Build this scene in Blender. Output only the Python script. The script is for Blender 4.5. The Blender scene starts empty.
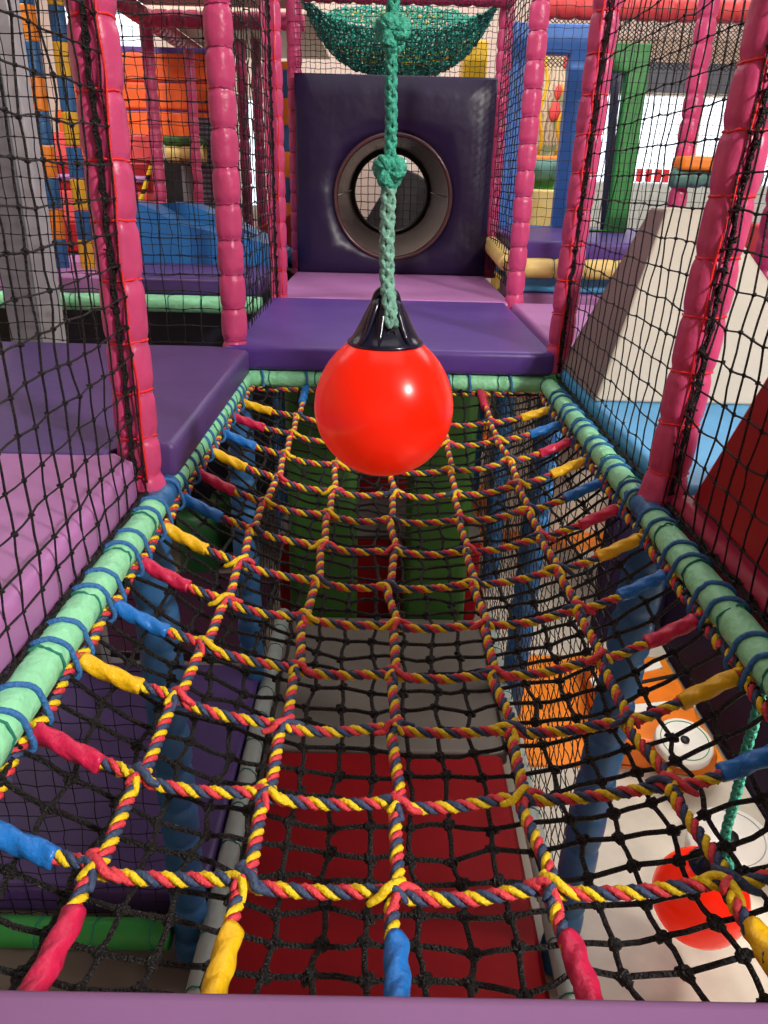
import bpy, bmesh, math, random
import numpy as np
from mathutils import Vector

rng = np.random.default_rng(7)
random.seed(7)
PI = math.pi
ZC = 2.35                    # camera height above the ground floor; all z below are relative to the camera
FL = -ZC                     # ground floor level
F, PIT = 770.0, math.radians(23.4)
CP, SP = math.cos(PIT), math.sin(PIT)
COL = bpy.context.scene.collection
A = np.array


ROLL, YAW = .025, .009
_r0 = A([math.cos(YAW), -math.sin(YAW), 0]); _h = A([math.sin(YAW), math.cos(YAW), 0])
CF = _h * CP + A([0, 0, -SP]); _d0 = -_h * SP + A([0, 0, -CP])
CR = _r0 * math.cos(ROLL) - _d0 * math.sin(ROLL)
CD = _r0 * math.sin(ROLL) + _d0 * math.cos(ROLL)


def P(px, py, d):
    """point of the place at depth d, from a survey of the hall (sight lines from the camera stand)"""
    v = CF + CR * (px - 384) / F + CD * (py - 512) / F
    return v * (d / v[1])


def lin(c):
    return tuple((v / 255 / 12.92) if v / 255 <= .04045 else ((v / 255 + .055) / 1.055) ** 2.4 for v in c)


# ------------------------------------------------------------------ materials
MATS = {}


def vinyl(name, rgb, rough=.45, bump=.12, scale=9, var=.10, spec=.45, fine=0, coat=0, detail=3):
    if name in MATS:
        return MATS[name]
    m = bpy.data.materials.new(name)
    m.use_nodes = True
    nt = m.node_tree
    b = nt.nodes['Principled BSDF']
    c = lin(rgb)
    tc = nt.nodes.new('ShaderNodeTexCoord')
    nz = nt.nodes.new('ShaderNodeTexNoise')
    nz.inputs['Scale'].default_value = scale
    nz.inputs['Detail'].default_value = detail
    nt.links.new(tc.outputs['Object'], nz.inputs['Vector'])
    rp = nt.nodes.new('ShaderNodeValToRGB')
    rp.color_ramp.elements[0].position = .3
    rp.color_ramp.elements[1].position = .7
    rp.color_ramp.elements[0].color = (*[v * (1 - var) for v in c], 1)
    rp.color_ramp.elements[1].color = (*[min(1, v * (1 + var)) for v in c], 1)
    nt.links.new(nz.outputs['Fac'], rp.inputs['Fac'])
    nt.links.new(rp.outputs['Color'], b.inputs['Base Color'])
    b.inputs['Roughness'].default_value = rough
    b.inputs['Specular IOR Level'].default_value = spec
    if coat:
        b.inputs['Coat Weight'].default_value = coat
        b.inputs['Coat Roughness'].default_value = .12
    if bump:
        bp = nt.nodes.new('ShaderNodeBump')
        bp.inputs['Strength'].default_value = bump
        bp.inputs['Distance'].default_value = .02
        nt.links.new(nz.outputs['Fac'], bp.inputs['Height'])
        last = bp
        if fine:
            n2 = nt.nodes.new('ShaderNodeTexNoise')
            n2.inputs['Scale'].default_value = fine
            nt.links.new(tc.outputs['Object'], n2.inputs['Vector'])
            b2 = nt.nodes.new('ShaderNodeBump')
            b2.inputs['Strength'].default_value = .35
            b2.inputs['Distance'].default_value = .004
            nt.links.new(n2.outputs['Fac'], b2.inputs['Height'])
            nt.links.new(bp.outputs['Normal'], b2.inputs['Normal'])
            last = b2
        nt.links.new(last.outputs['Normal'], b.inputs['Normal'])
    MATS[name] = m
    return m


def emitter(name, rgb, s):
    m = bpy.data.materials.new(name)
    m.use_nodes = True
    nt = m.node_tree
    b = nt.nodes['Principled BSDF']
    tc = nt.nodes.new('ShaderNodeTexCoord')
    nz = nt.nodes.new('ShaderNodeTexNoise')
    nz.inputs['Scale'].default_value = .8
    nt.links.new(tc.outputs['Object'], nz.inputs['Vector'])
    rp = nt.nodes.new('ShaderNodeValToRGB')
    c = lin(rgb)
    rp.color_ramp.elements[0].color = (*[v * .8 for v in c], 1)
    rp.color_ramp.elements[1].color = (*c, 1)
    nt.links.new(nz.outputs['Fac'], rp.inputs['Fac'])
    nt.links.new(rp.outputs['Color'], b.inputs['Emission Color'])
    b.inputs['Emission Strength'].default_value = s
    b.inputs['Base Color'].default_value = (.1, .1, .1, 1)
    return m


def striped(name, rgb1, rgb2, axis, period, frac=.5, off=0, rough=.5):
    m = bpy.data.materials.new(name)
    m.use_nodes = True
    nt = m.node_tree
    b = nt.nodes['Principled BSDF']
    tc = nt.nodes.new('ShaderNodeTexCoord')
    sx = nt.nodes.new('ShaderNodeSeparateXYZ')
    nt.links.new(tc.outputs['Object'], sx.inputs[0])
    ad = nt.nodes.new('ShaderNodeMath'); ad.operation = 'ADD'; ad.inputs[1].default_value = off + 50 * period
    nt.links.new(sx.outputs[axis], ad.inputs[0])
    mo = nt.nodes.new('ShaderNodeMath'); mo.operation = 'MODULO'; mo.inputs[1].default_value = period
    nt.links.new(ad.outputs[0], mo.inputs[0])
    lt = nt.nodes.new('ShaderNodeMath'); lt.operation = 'LESS_THAN'; lt.inputs[1].default_value = period * frac
    nt.links.new(mo.outputs[0], lt.inputs[0])
    mx = nt.nodes.new('ShaderNodeMix'); mx.data_type = 'RGBA'
    nt.links.new(lt.outputs[0], mx.inputs['Factor'])
    mx.inputs[6].default_value = (*lin(rgb1), 1)
    mx.inputs[7].default_value = (*lin(rgb2), 1)
    nt.links.new(mx.outputs[2], b.inputs['Base Color'])
    b.inputs['Roughness'].default_value = rough
    return m


def mural_mat():
    m = bpy.data.materials.new('mural_paint')
    m.use_nodes = True
    nt = m.node_tree
    b = nt.nodes['Principled BSDF']
    tc = nt.nodes.new('ShaderNodeTexCoord')
    w = nt.nodes.new('ShaderNodeTexWave')
    w.inputs['Scale'].default_value = 9
    w.inputs['Distortion'].default_value = 9
    w.inputs['Detail'].default_value = 2
    nt.links.new(tc.outputs['Object'], w.inputs['Vector'])
    rp = nt.nodes.new('ShaderNodeValToRGB')
    rp.color_ramp.elements[0].color = (*lin((170, 150, 125)), 1)
    rp.color_ramp.elements[1].color = (*lin((226, 208, 180)), 1)
    rp.color_ramp.elements[0].position = .15
    rp.color_ramp.elements[1].position = .4
    nt.links.new(w.outputs['Fac'], rp.inputs['Fac'])
    n = nt.nodes.new('ShaderNodeTexNoise')
    n.inputs['Scale'].default_value = 5
    nt.links.new(tc.outputs['Object'], n.inputs['Vector'])
    r2 = nt.nodes.new('ShaderNodeValToRGB')
    r2.color_ramp.elements[0].position = .55
    r2.color_ramp.elements[1].position = .6
    nt.links.new(n.outputs['Fac'], r2.inputs['Fac'])
    mx = nt.nodes.new('ShaderNodeMix'); mx.data_type = 'RGBA'
    nt.links.new(r2.outputs['Color'], mx.inputs['Factor'])
    nt.links.new(rp.outputs['Color'], mx.inputs[6])
    mx.inputs[7].default_value = (*lin((150, 165, 120)), 1)
    nt.links.new(mx.outputs[2], b.inputs['Base Color'])
    b.inputs['Roughness'].default_value = .6
    return m


PINK = vinyl('pink_vinyl', (208, 74, 124), .36, .35, 16, .08)
PINKB = vinyl('deep_pink_vinyl', (190, 66, 106), .42, .3, 14, .08)
MAGENTA = vinyl('magenta_vinyl', (165, 40, 95), .4, .25, 14, .08)
MINT = vinyl('mint_vinyl', (148, 226, 176), .42, .6, 22, .06)
PURPLE = vinyl('purple_vinyl', (84, 60, 122), .45, .18, 5, .10)
PURPLE2 = vinyl('violet_vinyl', (86, 56, 140), .42, .18, 5, .10)
DPURPLE = vinyl('dark_purple_vinyl', (33, 21, 58), .38, .6, 4, .12)
LILAC = vinyl('lilac_vinyl', (178, 118, 178), .42, .12, 5, .06)
LILACN = vinyl('near_lilac_vinyl', (136, 94, 142), .5, .02, 5, .05)
BLUEV = vinyl('blue_vinyl', (44, 100, 152), .42, .4, 12, .1)
SKYBLUE = vinyl('sky_blue_vinyl', (84, 170, 226), .42, .15, 6, .06)
INFL = vinyl('slide_blue_vinyl', (50, 128, 196), .4, .2, 4, .12)
REDV = vinyl('red_vinyl', (170, 20, 34), .42, .18, 6, .08)
REDMAT = vinyl('red_mat_vinyl', (142, 14, 24), .62, .15, 5, .1, .15)
GREYMAT = vinyl('grey_mat_vinyl', (112, 104, 98), .5, .2, 4, .1)
BEIGE = vinyl('beige_vinyl', (186, 178, 162), .5, .12, 5, .05)
GREEN = vinyl('green_vinyl', (52, 146, 66), .45, .2, 8, .1)
DGREEN = vinyl('dark_green_vinyl', (48, 92, 30), .5, .2, 6, .1)
ORANGE = vinyl('orange_vinyl', (246, 140, 34), .45, .2, 8, .06)
DORANGE = vinyl('deep_orange_vinyl', (240, 98, 32), .5, .2, 8, .08)
CORAL = vinyl('coral_vinyl', (232, 84, 84), .5, .2, 8, .08)
YELLOWP = vinyl('pale_yellow_vinyl', (238, 208, 128), .45, .3, 10, .06)
TEALG = vinyl('teal_grey_vinyl', (84, 132, 122), .5, .3, 10, .06)
PANELBLUE = vinyl('panel_blue_vinyl', (64, 122, 204), .45, .25, 6, .08)
GREYTUBE = vinyl('pale_grey_vinyl', (160, 168, 164), .5, .4, 14, .06)
CREAM = vinyl('cream_board', (206, 196, 172), .6, .05, 5, .05)
STEEL = vinyl('grey_painted_steel', (128, 126, 132), .4, .05, 4, .08)
WHITEP = vinyl('white_plastic', (232, 226, 218), .4, .05, 6, .04)
BLACKV = vinyl('black_vinyl', (22, 20, 24), .5, .1, 8, .1)
DARKGREY = vinyl('dark_grey_plastic', (60, 58, 64), .4, .1, 4, .2)
NETB = vinyl('black_net_cord', (19, 17, 18), .55, .8, 260, .5, detail=1)
NETF = vinyl('fine_black_net', (16, 15, 18), .6, 0, 60, .2)
NETT = vinyl('teal_net_string', (44, 158, 138), .6, 0, 30, .25)
NETY = vinyl('yellow_net_string', (226, 200, 70), .6, 0, 30, .1)
NETC = vinyl('coral_net_string', (190, 70, 70), .6, 0, 30, .1)
RY = vinyl('yellow_rope_strand', (242, 206, 26), .6, .35, 150, .14)
RR = vinyl('coral_rope_strand', (222, 64, 76), .6, .35, 150, .14)
RN = vinyl('navy_rope_strand', (56, 72, 104), .6, .35, 150, .18)
SY = vinyl('yellow_sleeve', (242, 190, 22), .38, .4, 40, .06)
SR = vinyl('crimson_sleeve', (206, 32, 78), .36, .4, 40, .06)
SB = vinyl('blue_sleeve', (30, 116, 200), .36, .4, 40, .06)
LASH = vinyl('blue_lashing_cord', (54, 116, 180), .6, .4, 200, .15)
THREAD = vinyl('teal_thread', (30, 120, 104), .6, 0, 60, .1)
REDCORD = vinyl('red_cord', (240, 44, 44), .5, .2, 200, .08)
TEALROPE = vinyl('teal_rope_strand', (62, 172, 146), .6, .5, 120, .3, detail=2)
WORN = vinyl('worn_teal_rope_strand', (128, 186, 166), .65, .5, 90, .3, detail=2)
BALLRED = vinyl('glowing_red_plastic', (255, 28, 8), .24, .02, 6, .02, .35, coat=.05)
NAVY = vinyl('navy_plastic', (20, 22, 44), .2, .05, 20, .1, .6)
TUBE = vinyl('brown_tube_plastic', (84, 56, 56), .2, .1, 6, .15, .6)
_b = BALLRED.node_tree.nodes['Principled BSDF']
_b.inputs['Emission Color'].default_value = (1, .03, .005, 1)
_b.inputs['Emission Strength'].default_value = .28  # faint glow added to keep the red bright; the ball is no lamp
MARK = vinyl('white_print', (235, 235, 240), .5, 0, 10, .02)
MURAL = mural_mat()


# ------------------------------------------------------------------ mesh building
class MB:
    def __init__(s):
        s.v, s.f, s.m, s.n = [], [], [], 0

    def add(s, v, f, mat=0):
        v = np.asarray(v, float)
        f = np.asarray(f, int)
        s.v.append(v)
        s.f.append(f + s.n)
        s.m.append(np.full(len(f), mat, int))
        s.n += len(v)

    def grid(s, V, closed_u=False, closed_v=False, mat=0, caps=False):
        nu, nv = V.shape[:2]
        I = np.arange(nu * nv).reshape(nu, nv)
        if closed_u: I = np.vstack([I, I[:1]])
        if closed_v: I = np.hstack([I, I[:, :1]])
        q = np.stack([I[:-1, :-1], I[:-1, 1:], I[1:, 1:], I[1:, :-1]], -1).reshape(-1, 4)
        base = s.n
        s.add(V.reshape(-1, 3), q, mat)
        if caps and not closed_u:
            m = nv
            c0, c1 = s.n, s.n + 1
            s.v.append(A([V[0].mean(0), V[-1].mean(0)])); s.n += 2
            k1 = base + (nu - 1) * nv
            ff = [[base + (i + 1) % m, base + i, c0] for i in range(m)] + [[k1 + i, k1 + (i + 1) % m, c1] for i in range(m)]
            s.f.append(ff); s.m.append(np.full(2 * m, mat, int))

    def tube(s, pts, r, sides=6, mat=0, closed=False, caps=True, frame=None):
        p = np.asarray(pts, float)
        if closed:
            t = np.roll(p, -1, 0) - np.roll(p, 1, 0)
        else:
            t = np.gradient(p, axis=0)
        t /= np.linalg.norm(t, axis=1)[:, None] + 1e-12
        if frame is None:
            _, _, vt = np.linalg.svd(t, full_matrices=True)
            ref = vt[-1]
        else:
            ref = A(frame, float)
        n = ref[None] - t * (t @ ref)[:, None]
        n /= np.linalg.norm(n, axis=1)[:, None] + 1e-9
        b = np.cross(t, n)
        th = np.arange(sides) * 2 * PI / sides
        r = np.asarray(r, float)
        if r.ndim == 0: r = np.full(len(p), float(r))
        if r.ndim == 1: r = np.repeat(r[:, None], sides, 1)
        V = p[:, None] + r[..., None] * (np.cos(th)[None, :, None] * n[:, None] + np.sin(th)[None, :, None] * b[:, None])
        s.grid(V, closed_u=closed, closed_v=True, mat=mat, caps=caps and not closed)

    def build(s, name, mats, parent=None, smooth=True):
        me = bpy.data.meshes.new(name)
        V = np.concatenate(s.v).copy()
        V[:, 2] += ZC
        faces = []
        for f in s.f:
            faces.extend(f if isinstance(f, list) else f.tolist())
        me.from_pydata(V.tolist(), [], faces)
        mats = mats if isinstance(mats, (list, tuple)) else [mats]
        for m in mats: me.materials.append(m)
        me.polygons.foreach_set('material_index', np.concatenate(s.m).astype(np.int32))
        if smooth:
            me.polygons.foreach_set('use_smooth', np.ones(len(me.polygons), bool))
        me.update()
        o = bpy.data.objects.new(name, me)
        COL.objects.link(o)
        setpar(o, parent)
        return o


def setpar(o, parent):
    if parent is not None:
        o.parent = parent
        L = Vector((0, 0, 0))
        q = parent
        while q is not None:
            L += q.location
            q = q.parent
        o.location = -L


def tag(o, label, cat, group=None, kind=None):
    o['label'] = label
    o['category'] = cat
    if group: o['group'] = group
    if kind: o['kind'] = kind
    return o


def thing(name, loc, label, cat, group=None):
    o = bpy.data.objects.new(name, None)
    o.empty_display_size = .05
    COL.objects.link(o)
    o.location = (loc[0], loc[1], loc[2] + ZC)
    return tag(o, label, cat, group)


def struct(o):
    o['kind'] = 'structure'
    return o


def bm_obj(name, bm, mats, parent=None, bev=0, seg=3, bigflat=True):
    if bev:
        bmesh.ops.bevel(bm, geom=bm.edges[:], offset=bev, segments=seg, affect='EDGES', profile=.5)
    bmesh.ops.recalc_face_normals(bm, faces=bm.faces[:])
    for v in bm.verts: v.co.z += ZC
    if bm.faces:
        amax = max(f.calc_area() for f in bm.faces)
        for f in bm.faces: f.smooth = (f.calc_area() < amax * .08) if bigflat else True
    me = bpy.data.meshes.new(name)
    bm.to_mesh(me)
    bm.free()
    for m in (mats if isinstance(mats, (list, tuple)) else [mats]): me.materials.append(m)
    o = bpy.data.objects.new(name, me)
    COL.objects.link(o)
    setpar(o, parent)
    return o


def pad(name, lo, hi, mat, parent=None, bev=.02, seg=3):
    bm = bmesh.new()
    bmesh.ops.create_cube(bm, size=1)
    lo, hi = A(lo, float), A(hi, float)
    for v in bm.verts:
        c = (lo + hi) / 2 + A(v.co) * (hi - lo)
        v.co = c
    return bm_obj(name, bm, mat, parent, bev, seg)


def prism(name, prof, axis, a, b, mat, parent=None, bev=.015, seg=2):
    """profile (list of 2d points) pulled along an axis: 0 = profile in (depth,z), 1 = profile in (x,z), 2 = profile in (x,depth)"""
    bm = bmesh.new()
    def mk(p, k):
        return {0: (k, p[0], p[1]), 1: (p[0], k, p[1]), 2: (p[0], p[1], k)}[axis]
    va = [bm.verts.new(mk(p, a)) for p in prof]
    vb = [bm.verts.new(mk(p, b)) for p in prof]
    n = len(prof)
    bm.faces.new(va)
    bm.faces.new(vb[::-1])
    for i in range(n):
        bm.faces.new((va[i], vb[i], vb[(i + 1) % n], va[(i + 1) % n]))
    return bm_obj(name, bm, mat, parent, bev, seg)


def hull(name, pts, mat, parent=None, bev=.012, seg=2):
    bm = bmesh.new()
    vs = [bm.verts.new(p) for p in pts]
    bmesh.ops.convex_hull(bm, input=vs)
    bmesh.ops.dissolve_limit(bm, angle_limit=.02, verts=bm.verts[:], edges=bm.edges[:])
    return bm_obj(name, bm, mat, parent, bev, seg)


def resample(pts, step):
    p = np.asarray(pts, float)
    # Catmull-Rom
    q = np.vstack([2 * p[0] - p[1], p, 2 * p[-1] - p[-2]])
    out = []
    for i in range(1, len(q) - 2):
        t = np.linspace(0, 1, 12, endpoint=False)[:, None]
        p0, p1, p2, p3 = q[i - 1], q[i], q[i + 1], q[i + 2]
        out.append(.5 * (2 * p1 + (p2 - p0) * t + (2 * p0 - 5 * p1 + 4 * p2 - p3) * t ** 2 + (3 * p1 - p0 - 3 * p2 + p3) * t ** 3))
    out.append(p[-1:])
    c = np.vstack(out)
    s = np.concatenate([[0], np.cumsum(np.linalg.norm(np.diff(c, axis=0), axis=1))])
    n = max(3, int(s[-1] / step) + 1)
    u = np.linspace(0, s[-1], n)
    return np.stack([np.interp(u, s, c[:, k]) for k in range(3)], 1), u


def frames(p):
    t = np.gradient(p, axis=0)
    t /= np.linalg.norm(t, axis=1)[:, None]
    n = np.zeros_like(p)
    a = np.eye(3)[np.argmin(abs(t[0]))]
    v = a - t[0] * (a @ t[0])
    n[0] = v / np.linalg.norm(v)
    for i in range(1, len(p)):
        v = n[i - 1] - t[i] * (n[i - 1] @ t[i])
        n[i] = v / np.linalg.norm(v)
    return t, n, np.cross(t, n)


def twist(mb, pts, R, pitch, mats=(0, 1, 2), sides=6, phase=0, hand=1, off=.53, sr=.53, step=9):
    p, u = resample(pts, pitch / step)
    t, n, b = frames(p)
    k = len(mats)
    for j, m in enumerate(mats):
        th = hand * 2 * PI * u / pitch + 2 * PI * j / k + phase
        c = p + R * off * (np.cos(th)[:, None] * n + np.sin(th)[:, None] * b)
        d = np.cos(th)[:, None] * n + np.sin(th)[:, None] * b
        # strand section, frame from the outward direction
        tt = np.gradient(c, axis=0)
        tt /= np.linalg.norm(tt, axis=1)[:, None]
        nn = d - tt * np.sum(d * tt, 1)[:, None]
        nn /= np.linalg.norm(nn, axis=1)[:, None]
        bb = np.cross(tt, nn)
        a = np.arange(sides) * 2 * PI / sides
        V = c[:, None] + R * sr * (np.cos(a)[None, :, None] * nn[:, None] + np.sin(a)[None, :, None] * bb[:, None])
        mb.grid(V, closed_v=True, mat=m, caps=True)


def braid(mb, pts, R, pitch, mat=0):
    twist(mb, pts, R, pitch, (mat,) * 3, sides=5, hand=1, off=.6, sr=.46, step=10)
    twist(mb, pts, R, pitch, (mat,) * 3, sides=5, hand=-1, off=.6, sr=.46, step=10, phase=.5)


_bm = bmesh.new()
bmesh.ops.create_icosphere(_bm, subdivisions=1, radius=1)
ICO_V = A([v.co[:] for v in _bm.verts])
ICO_F = A([[v.index for v in f.verts] for f in _bm.faces])
_bm.free()
_bm = bmesh.new()
bmesh.ops.create_icosphere(_bm, subdivisions=2, radius=1)
ICO2_V = A([v.co[:] for v in _bm.verts])
ICO2_F = A([[v.index for v in f.verts] for f in _bm.faces])
_bm.free()


def blob(mb, c, r, mat=0, lump=.25, hi=False):
    v0, f0 = (ICO2_V, ICO2_F) if hi else (ICO_V, ICO_F)
    s = 1 + lump * rng.standard_normal(len(v0)).clip(-1.5, 1.5)
    q = rng.uniform(.8, 1.2, 3)
    v = v0 * s[:, None] * q * r + c
    mb.v.append(v); mb.f.append((f0 + mb.n).tolist()); mb.m.append(np.full(len(f0), mat, int)); mb.n += len(v)


def net(mb, Fn, nu, nv, r, kr=0, jit=.004, sides=4, mat=0, diamond=False, knots=True, wob=0):
    """a netting sheet: Fn(u,v) with u,v in 0..1; lines along both directions, knots where they cross"""
    U, V = np.meshgrid(np.linspace(0, 1, nu + 1), np.linspace(0, 1, nv + 1), indexing='ij')
    N = Fn(U, V) + rng.standard_normal((nu + 1, nv + 1, 3)) * jit
    if diamond:
        for i in range(-nv, nu + 1):
            a = [(i + k, k) for k in range(nv + 1) if 0 <= i + k <= nu]
            b = [(i + nv - k, k) for k in range(nv + 1) if 0 <= i + nv - k <= nu]
            for ln in (a, b):
                if len(ln) > 1:
                    mb.tube(A([N[x, y] for x, y in ln]), r, sides, mat, caps=False)
        return
    def line(p):
        if wob:
            mid = (p[1:] + p[:-1]) / 2 + rng.standard_normal((len(p) - 1, 3)) * wob
            q = np.empty((2 * len(p) - 1, 3)); q[::2] = p; q[1::2] = mid
            return q
        return p
    for i in range(nu + 1): mb.tube(line(N[i]), r, sides, mat, caps=False)
    for j in range(nv + 1): mb.tube(line(N[:, j]), r, sides, mat, caps=False)
    if kr and knots:
        for i in range(nu + 1):
            for j in range(nv + 1):
                blob(mb, N[i, j], kr, mat, .22)
    return N


def padtube(mb, p0, p1, R, ties, slit=None, mat=0, sides=28, step=.008, pinch=.14, bulge=.05, flare0=0, taper=None, gw=.013, seed=0):
    p0, p1 = A(p0, float), A(p1, float)
    L = np.linalg.norm(p1 - p0)
    t = (p1 - p0) / L
    n = int(L / step) + 2
    s = np.linspace(0, L, n)
    a = np.eye(3)[np.argmin(abs(t))]
    nn = a - t * (a @ t); nn /= np.linalg.norm(nn)
    bb = np.cross(t, nn)
    th = np.arange(sides) * 2 * PI / sides
    r = np.full((n, sides), R)
    rr = np.random.default_rng(seed + 11)
    edges = [0] + list(ties) + [L]
    for k in range(len(edges) - 1):
        m = (s >= edges[k]) & (s <= edges[k + 1])
        w = max(edges[k + 1] - edges[k], 1e-3)
        r[m] *= (1 + bulge * np.sin(PI * (s[m] - edges[k]) / w) ** .8 * rr.uniform(.7, 1.3))[:, None]
    for tz in ties:
        g = np.exp(-((s - tz) / gw) ** 2)
        r *= (1 - pinch * g)[:, None]
        w = np.exp(-abs(s - tz) / .028)
        k1, k2 = rr.integers(6, 9), rr.integers(9, 13)
        wr = .035 * np.sin(k1 * th + rr.uniform(0, 6)) + .022 * np.sin(k2 * th + rr.uniform(0, 6))
        r *= 1 + w[:, None] * wr[None] * (pinch / .14)
    low = .012 * np.sin(3 * th[None] + 9 * s[:, None] + rr.uniform(0, 6)) + .01 * np.sin(5 * th[None] - 23 * s[:, None])
    r *= 1 + low
    if slit is not None:
        sd = A(slit, float)
        ts = math.atan2(sd @ bb, sd @ nn)
        dth = (th - ts + PI) % (2 * PI) - PI
        r *= 1 - .34 * np.exp(-(dth / .2) ** 2)[None]
    if flare0:
        r *= (1 + flare0 * np.exp(-s / .025))[:, None]
    C = p0 + s[:, None] * t
    V = C[:, None] + r[..., None] * (np.cos(th)[None, :, None] * nn + np.sin(th)[None, :, None] * bb)
    mb.grid(V, closed_v=True, mat=mat, caps=True)


def ring(mb, c, axis, R, r, mat=0, jit=.0015, n=22, sides=5, slant=0, squash=1):
    c, axis = A(c, float), A(axis, float) / np.linalg.norm(axis)
    a = np.eye(3)[np.argmin(abs(axis))]
    u = a - axis * (a @ axis); u /= np.linalg.norm(u)
    w = np.cross(axis, u)
    th = np.arange(n) * 2 * PI / n
    p = c + R * (np.cos(th)[:, None] * u + squash * np.sin(th)[:, None] * w) + axis * (slant * np.cos(th + .7))[:, None] + rng.standard_normal((n, 3)) * jit
    mb.tube(p, r, sides, mat, closed=True)


# ------------------------------------------------------------------ the bay: pads, posts, rails
XL, XR = -.569, .708            # centre lines of the posts
RL, RRR = -.525, .648          # rails
D = [.42, 1.735, 3.0, 4.30, 5.58]
RZ = -.72


def post(x, d, label, slit=None, cord=False, tilt=0, top=1.3, seed=0, R=.046, off=0, low=True, mat=PINK, base=-.70, group='pink padded posts of the bay'):
    t = thing('padded_post', (x, d, FL), label, 'post', group)
    t.rotation_euler = (0, tilt, 0)
    L = top - base
    ties = [off + .035 + .122 * k for k in range(int(L / .122))]
    if seed == 1: ties = [z_ - base for z_ in (-.66, -.567, -.46, -.347, -.215, -.095, .02, .143, .27, .40, .52, .64, .77, .89, 1.01, 1.13)]
    mb = MB()
    padtube(mb, (x, d, base), (x, d, top), R, ties, slit=slit, flare0=.22, seed=seed, pinch=.10 if cord else .14, bulge=.055 if cord else .05)
    mb.build('pink_sleeve', mat, t)
    if cord:
        for tz in ties:
            m = MB()
            ring(m, (x, d, base + tz), (0, 0, 1), R * .93, .0028, slant=.004)
            m.build('tie', REDCORD, t)['label'] = 'red cord tie around the sleeve'
        m = MB()
        zs = np.linspace(.03, L - .02, 90)
        sx = .022 if x < 0 else -.016
        pts = np.stack([x + sx + .004 * np.sin(zs * 9) + .002 * np.sin(zs * 31), np.full(90, d - R * .93) + .002 * np.sin(zs * 51.5), base + zs], 1)
        m.tube(pts, .0028, 5)
        m.build('lacing_cord', REDCORD, t)['label'] = 'red cord laced down the slit'
    else:
        for tz in ties:
            m = MB()
            ring(m, (x, d, base + tz), (0, 0, 1), R * .885, .003, slant=.002)
            m.build('tie', MAGENTA, t)
    if low:
        mb = MB()
        L2 = -.74 - FL
        padtube(mb, (x, d, FL), (x, d, -.74), .053, [.12 + .135 * k for k in range(int(L2 / .135))], seed=seed + 3, pinch=.13, bulge=.05)
        mb.build('blue_sleeve', BLUEV, t)['label'] = 'blue vinyl sleeve below the rail'
    return t


post(XL, D[1], 'nearest left pink padded post with red cord lacing, foot on mint rail', (0, -1, 0), True, seed=1, off=.0)
post(XL + .003, D[2], 'pink padded post at the far corner of the left purple mat', None, False, seed=2, off=.06, base=-.68)
post(XL + .01, D[3], 'slim pink post left of the violet and lilac deck mats, net laced to its side', (0, -1, 0), True, seed=3, off=.02, base=-.64)
post(XL - .02, D[4] + .05, 'pink post behind the top left corner of the tunnel panel', None, False, seed=4, base=-.62)
post(.612, D[1], 'nearest right pink padded post with red cord lacing beside the red block', (0, -1, 0), True, seed=5, off=.04, R=.047, tilt=.048)
post(.649, D[2], 'pink post between the violet deck mat and the beige pyramid', (0, -1, 0), True, seed=6, off=.07, base=-.68, tilt=.025)
post(XR + .01, D[3], 'slim pink post in front of the big blue panel', None, False, seed=7, off=.05, base=-.64)
post(XR + .03, D[4] + .05, 'pink post behind the top right corner of the tunnel panel', None, False, seed=8, base=-.62)


def rail(name, p0, p1, label, R=.031, mat=MINT, sgn=0, lashes=(), seed=0, ties=True, border=True, group=None, cat='rail', pinch=.05):
    p0, p1 = A(p0, float), A(p1, float)
    t = thing(name, (p0 + p1) / 2, label, cat, group)
    L = np.linalg.norm(p1 - p0)
    ax = (p1 - p0) / L
    tl = [.09 + .1775 * k for k in range(int((L - .09) / .1775) + 1)] if ties else []
    mb = MB()
    padtube(mb, p0, p1, R, tl, seed=seed, pinch=pinch, bulge=.03, sides=22)
    mb.build('vinyl_sleeve', mat, t)
    for s in tl:
        m = MB(); ring(m, p0 + ax * s, ax, R * 1.02, .0024, slant=.006)
        m.build('thread_tie', THREAD, t)['label'] = 'thin teal thread tie'
    return t


YAW = [(0, 1, 0), (1, 0, 0)]


def lashing(t, c, sgn, axis='d', k=0):
    """blue cord loop round the rail and the border rope"""
    n = 30
    q = np.arange(40) * 2 * PI / 40
    pts = np.concatenate([np.stack([.0345 * np.cos(q), .0345 * np.sin(q)], 1), np.stack([.027 + .0150 * np.cos(q), -.034 + .0150 * np.sin(q)], 1)])
    pts = pts[np.lexsort((pts[:, 1], pts[:, 0]))]
    def half(pp):
        h = []
        for p_ in pp:
            while len(h) > 1 and (h[-1][0] - h[-2][0]) * (p_[1] - h[-2][1]) - (h[-1][1] - h[-2][1]) * (p_[0] - h[-2][0]) <= 0: h.pop()
            h.append(p_)
        return h
    hl = A(half(pts)[:-1] + half(pts[::-1])[:-1])
    hc = np.vstack([hl, hl[:1]])
    sL = np.concatenate([[0], np.cumsum(np.linalg.norm(np.diff(hc, axis=0), axis=1))])
    uu = np.arange(n) / n * sL[-1]
    u = np.interp(uu, sL, hc[:, 0]) * sgn
    z = np.interp(uu, sL, hc[:, 1])
    sl = .30 * (np.interp(uu, sL, hc[:, 0]) - .01) + rng.standard_normal(n) * .001
    if axis == 'd':
        p = np.stack([c[0] + u, c[1] + sl, c[2] + z], 1)
    else:
        p = np.stack([c[0] + sl, c[1] + u, c[2] + z], 1)
    m = MB()
    twist_closed(m, p, .0048)
    m.build('lashing', LASH, t)['label'] = 'blue cord lashing loop'


def twist_closed(m, p, r):
    m.tube(p, r, 6, 0, closed=True)


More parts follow.
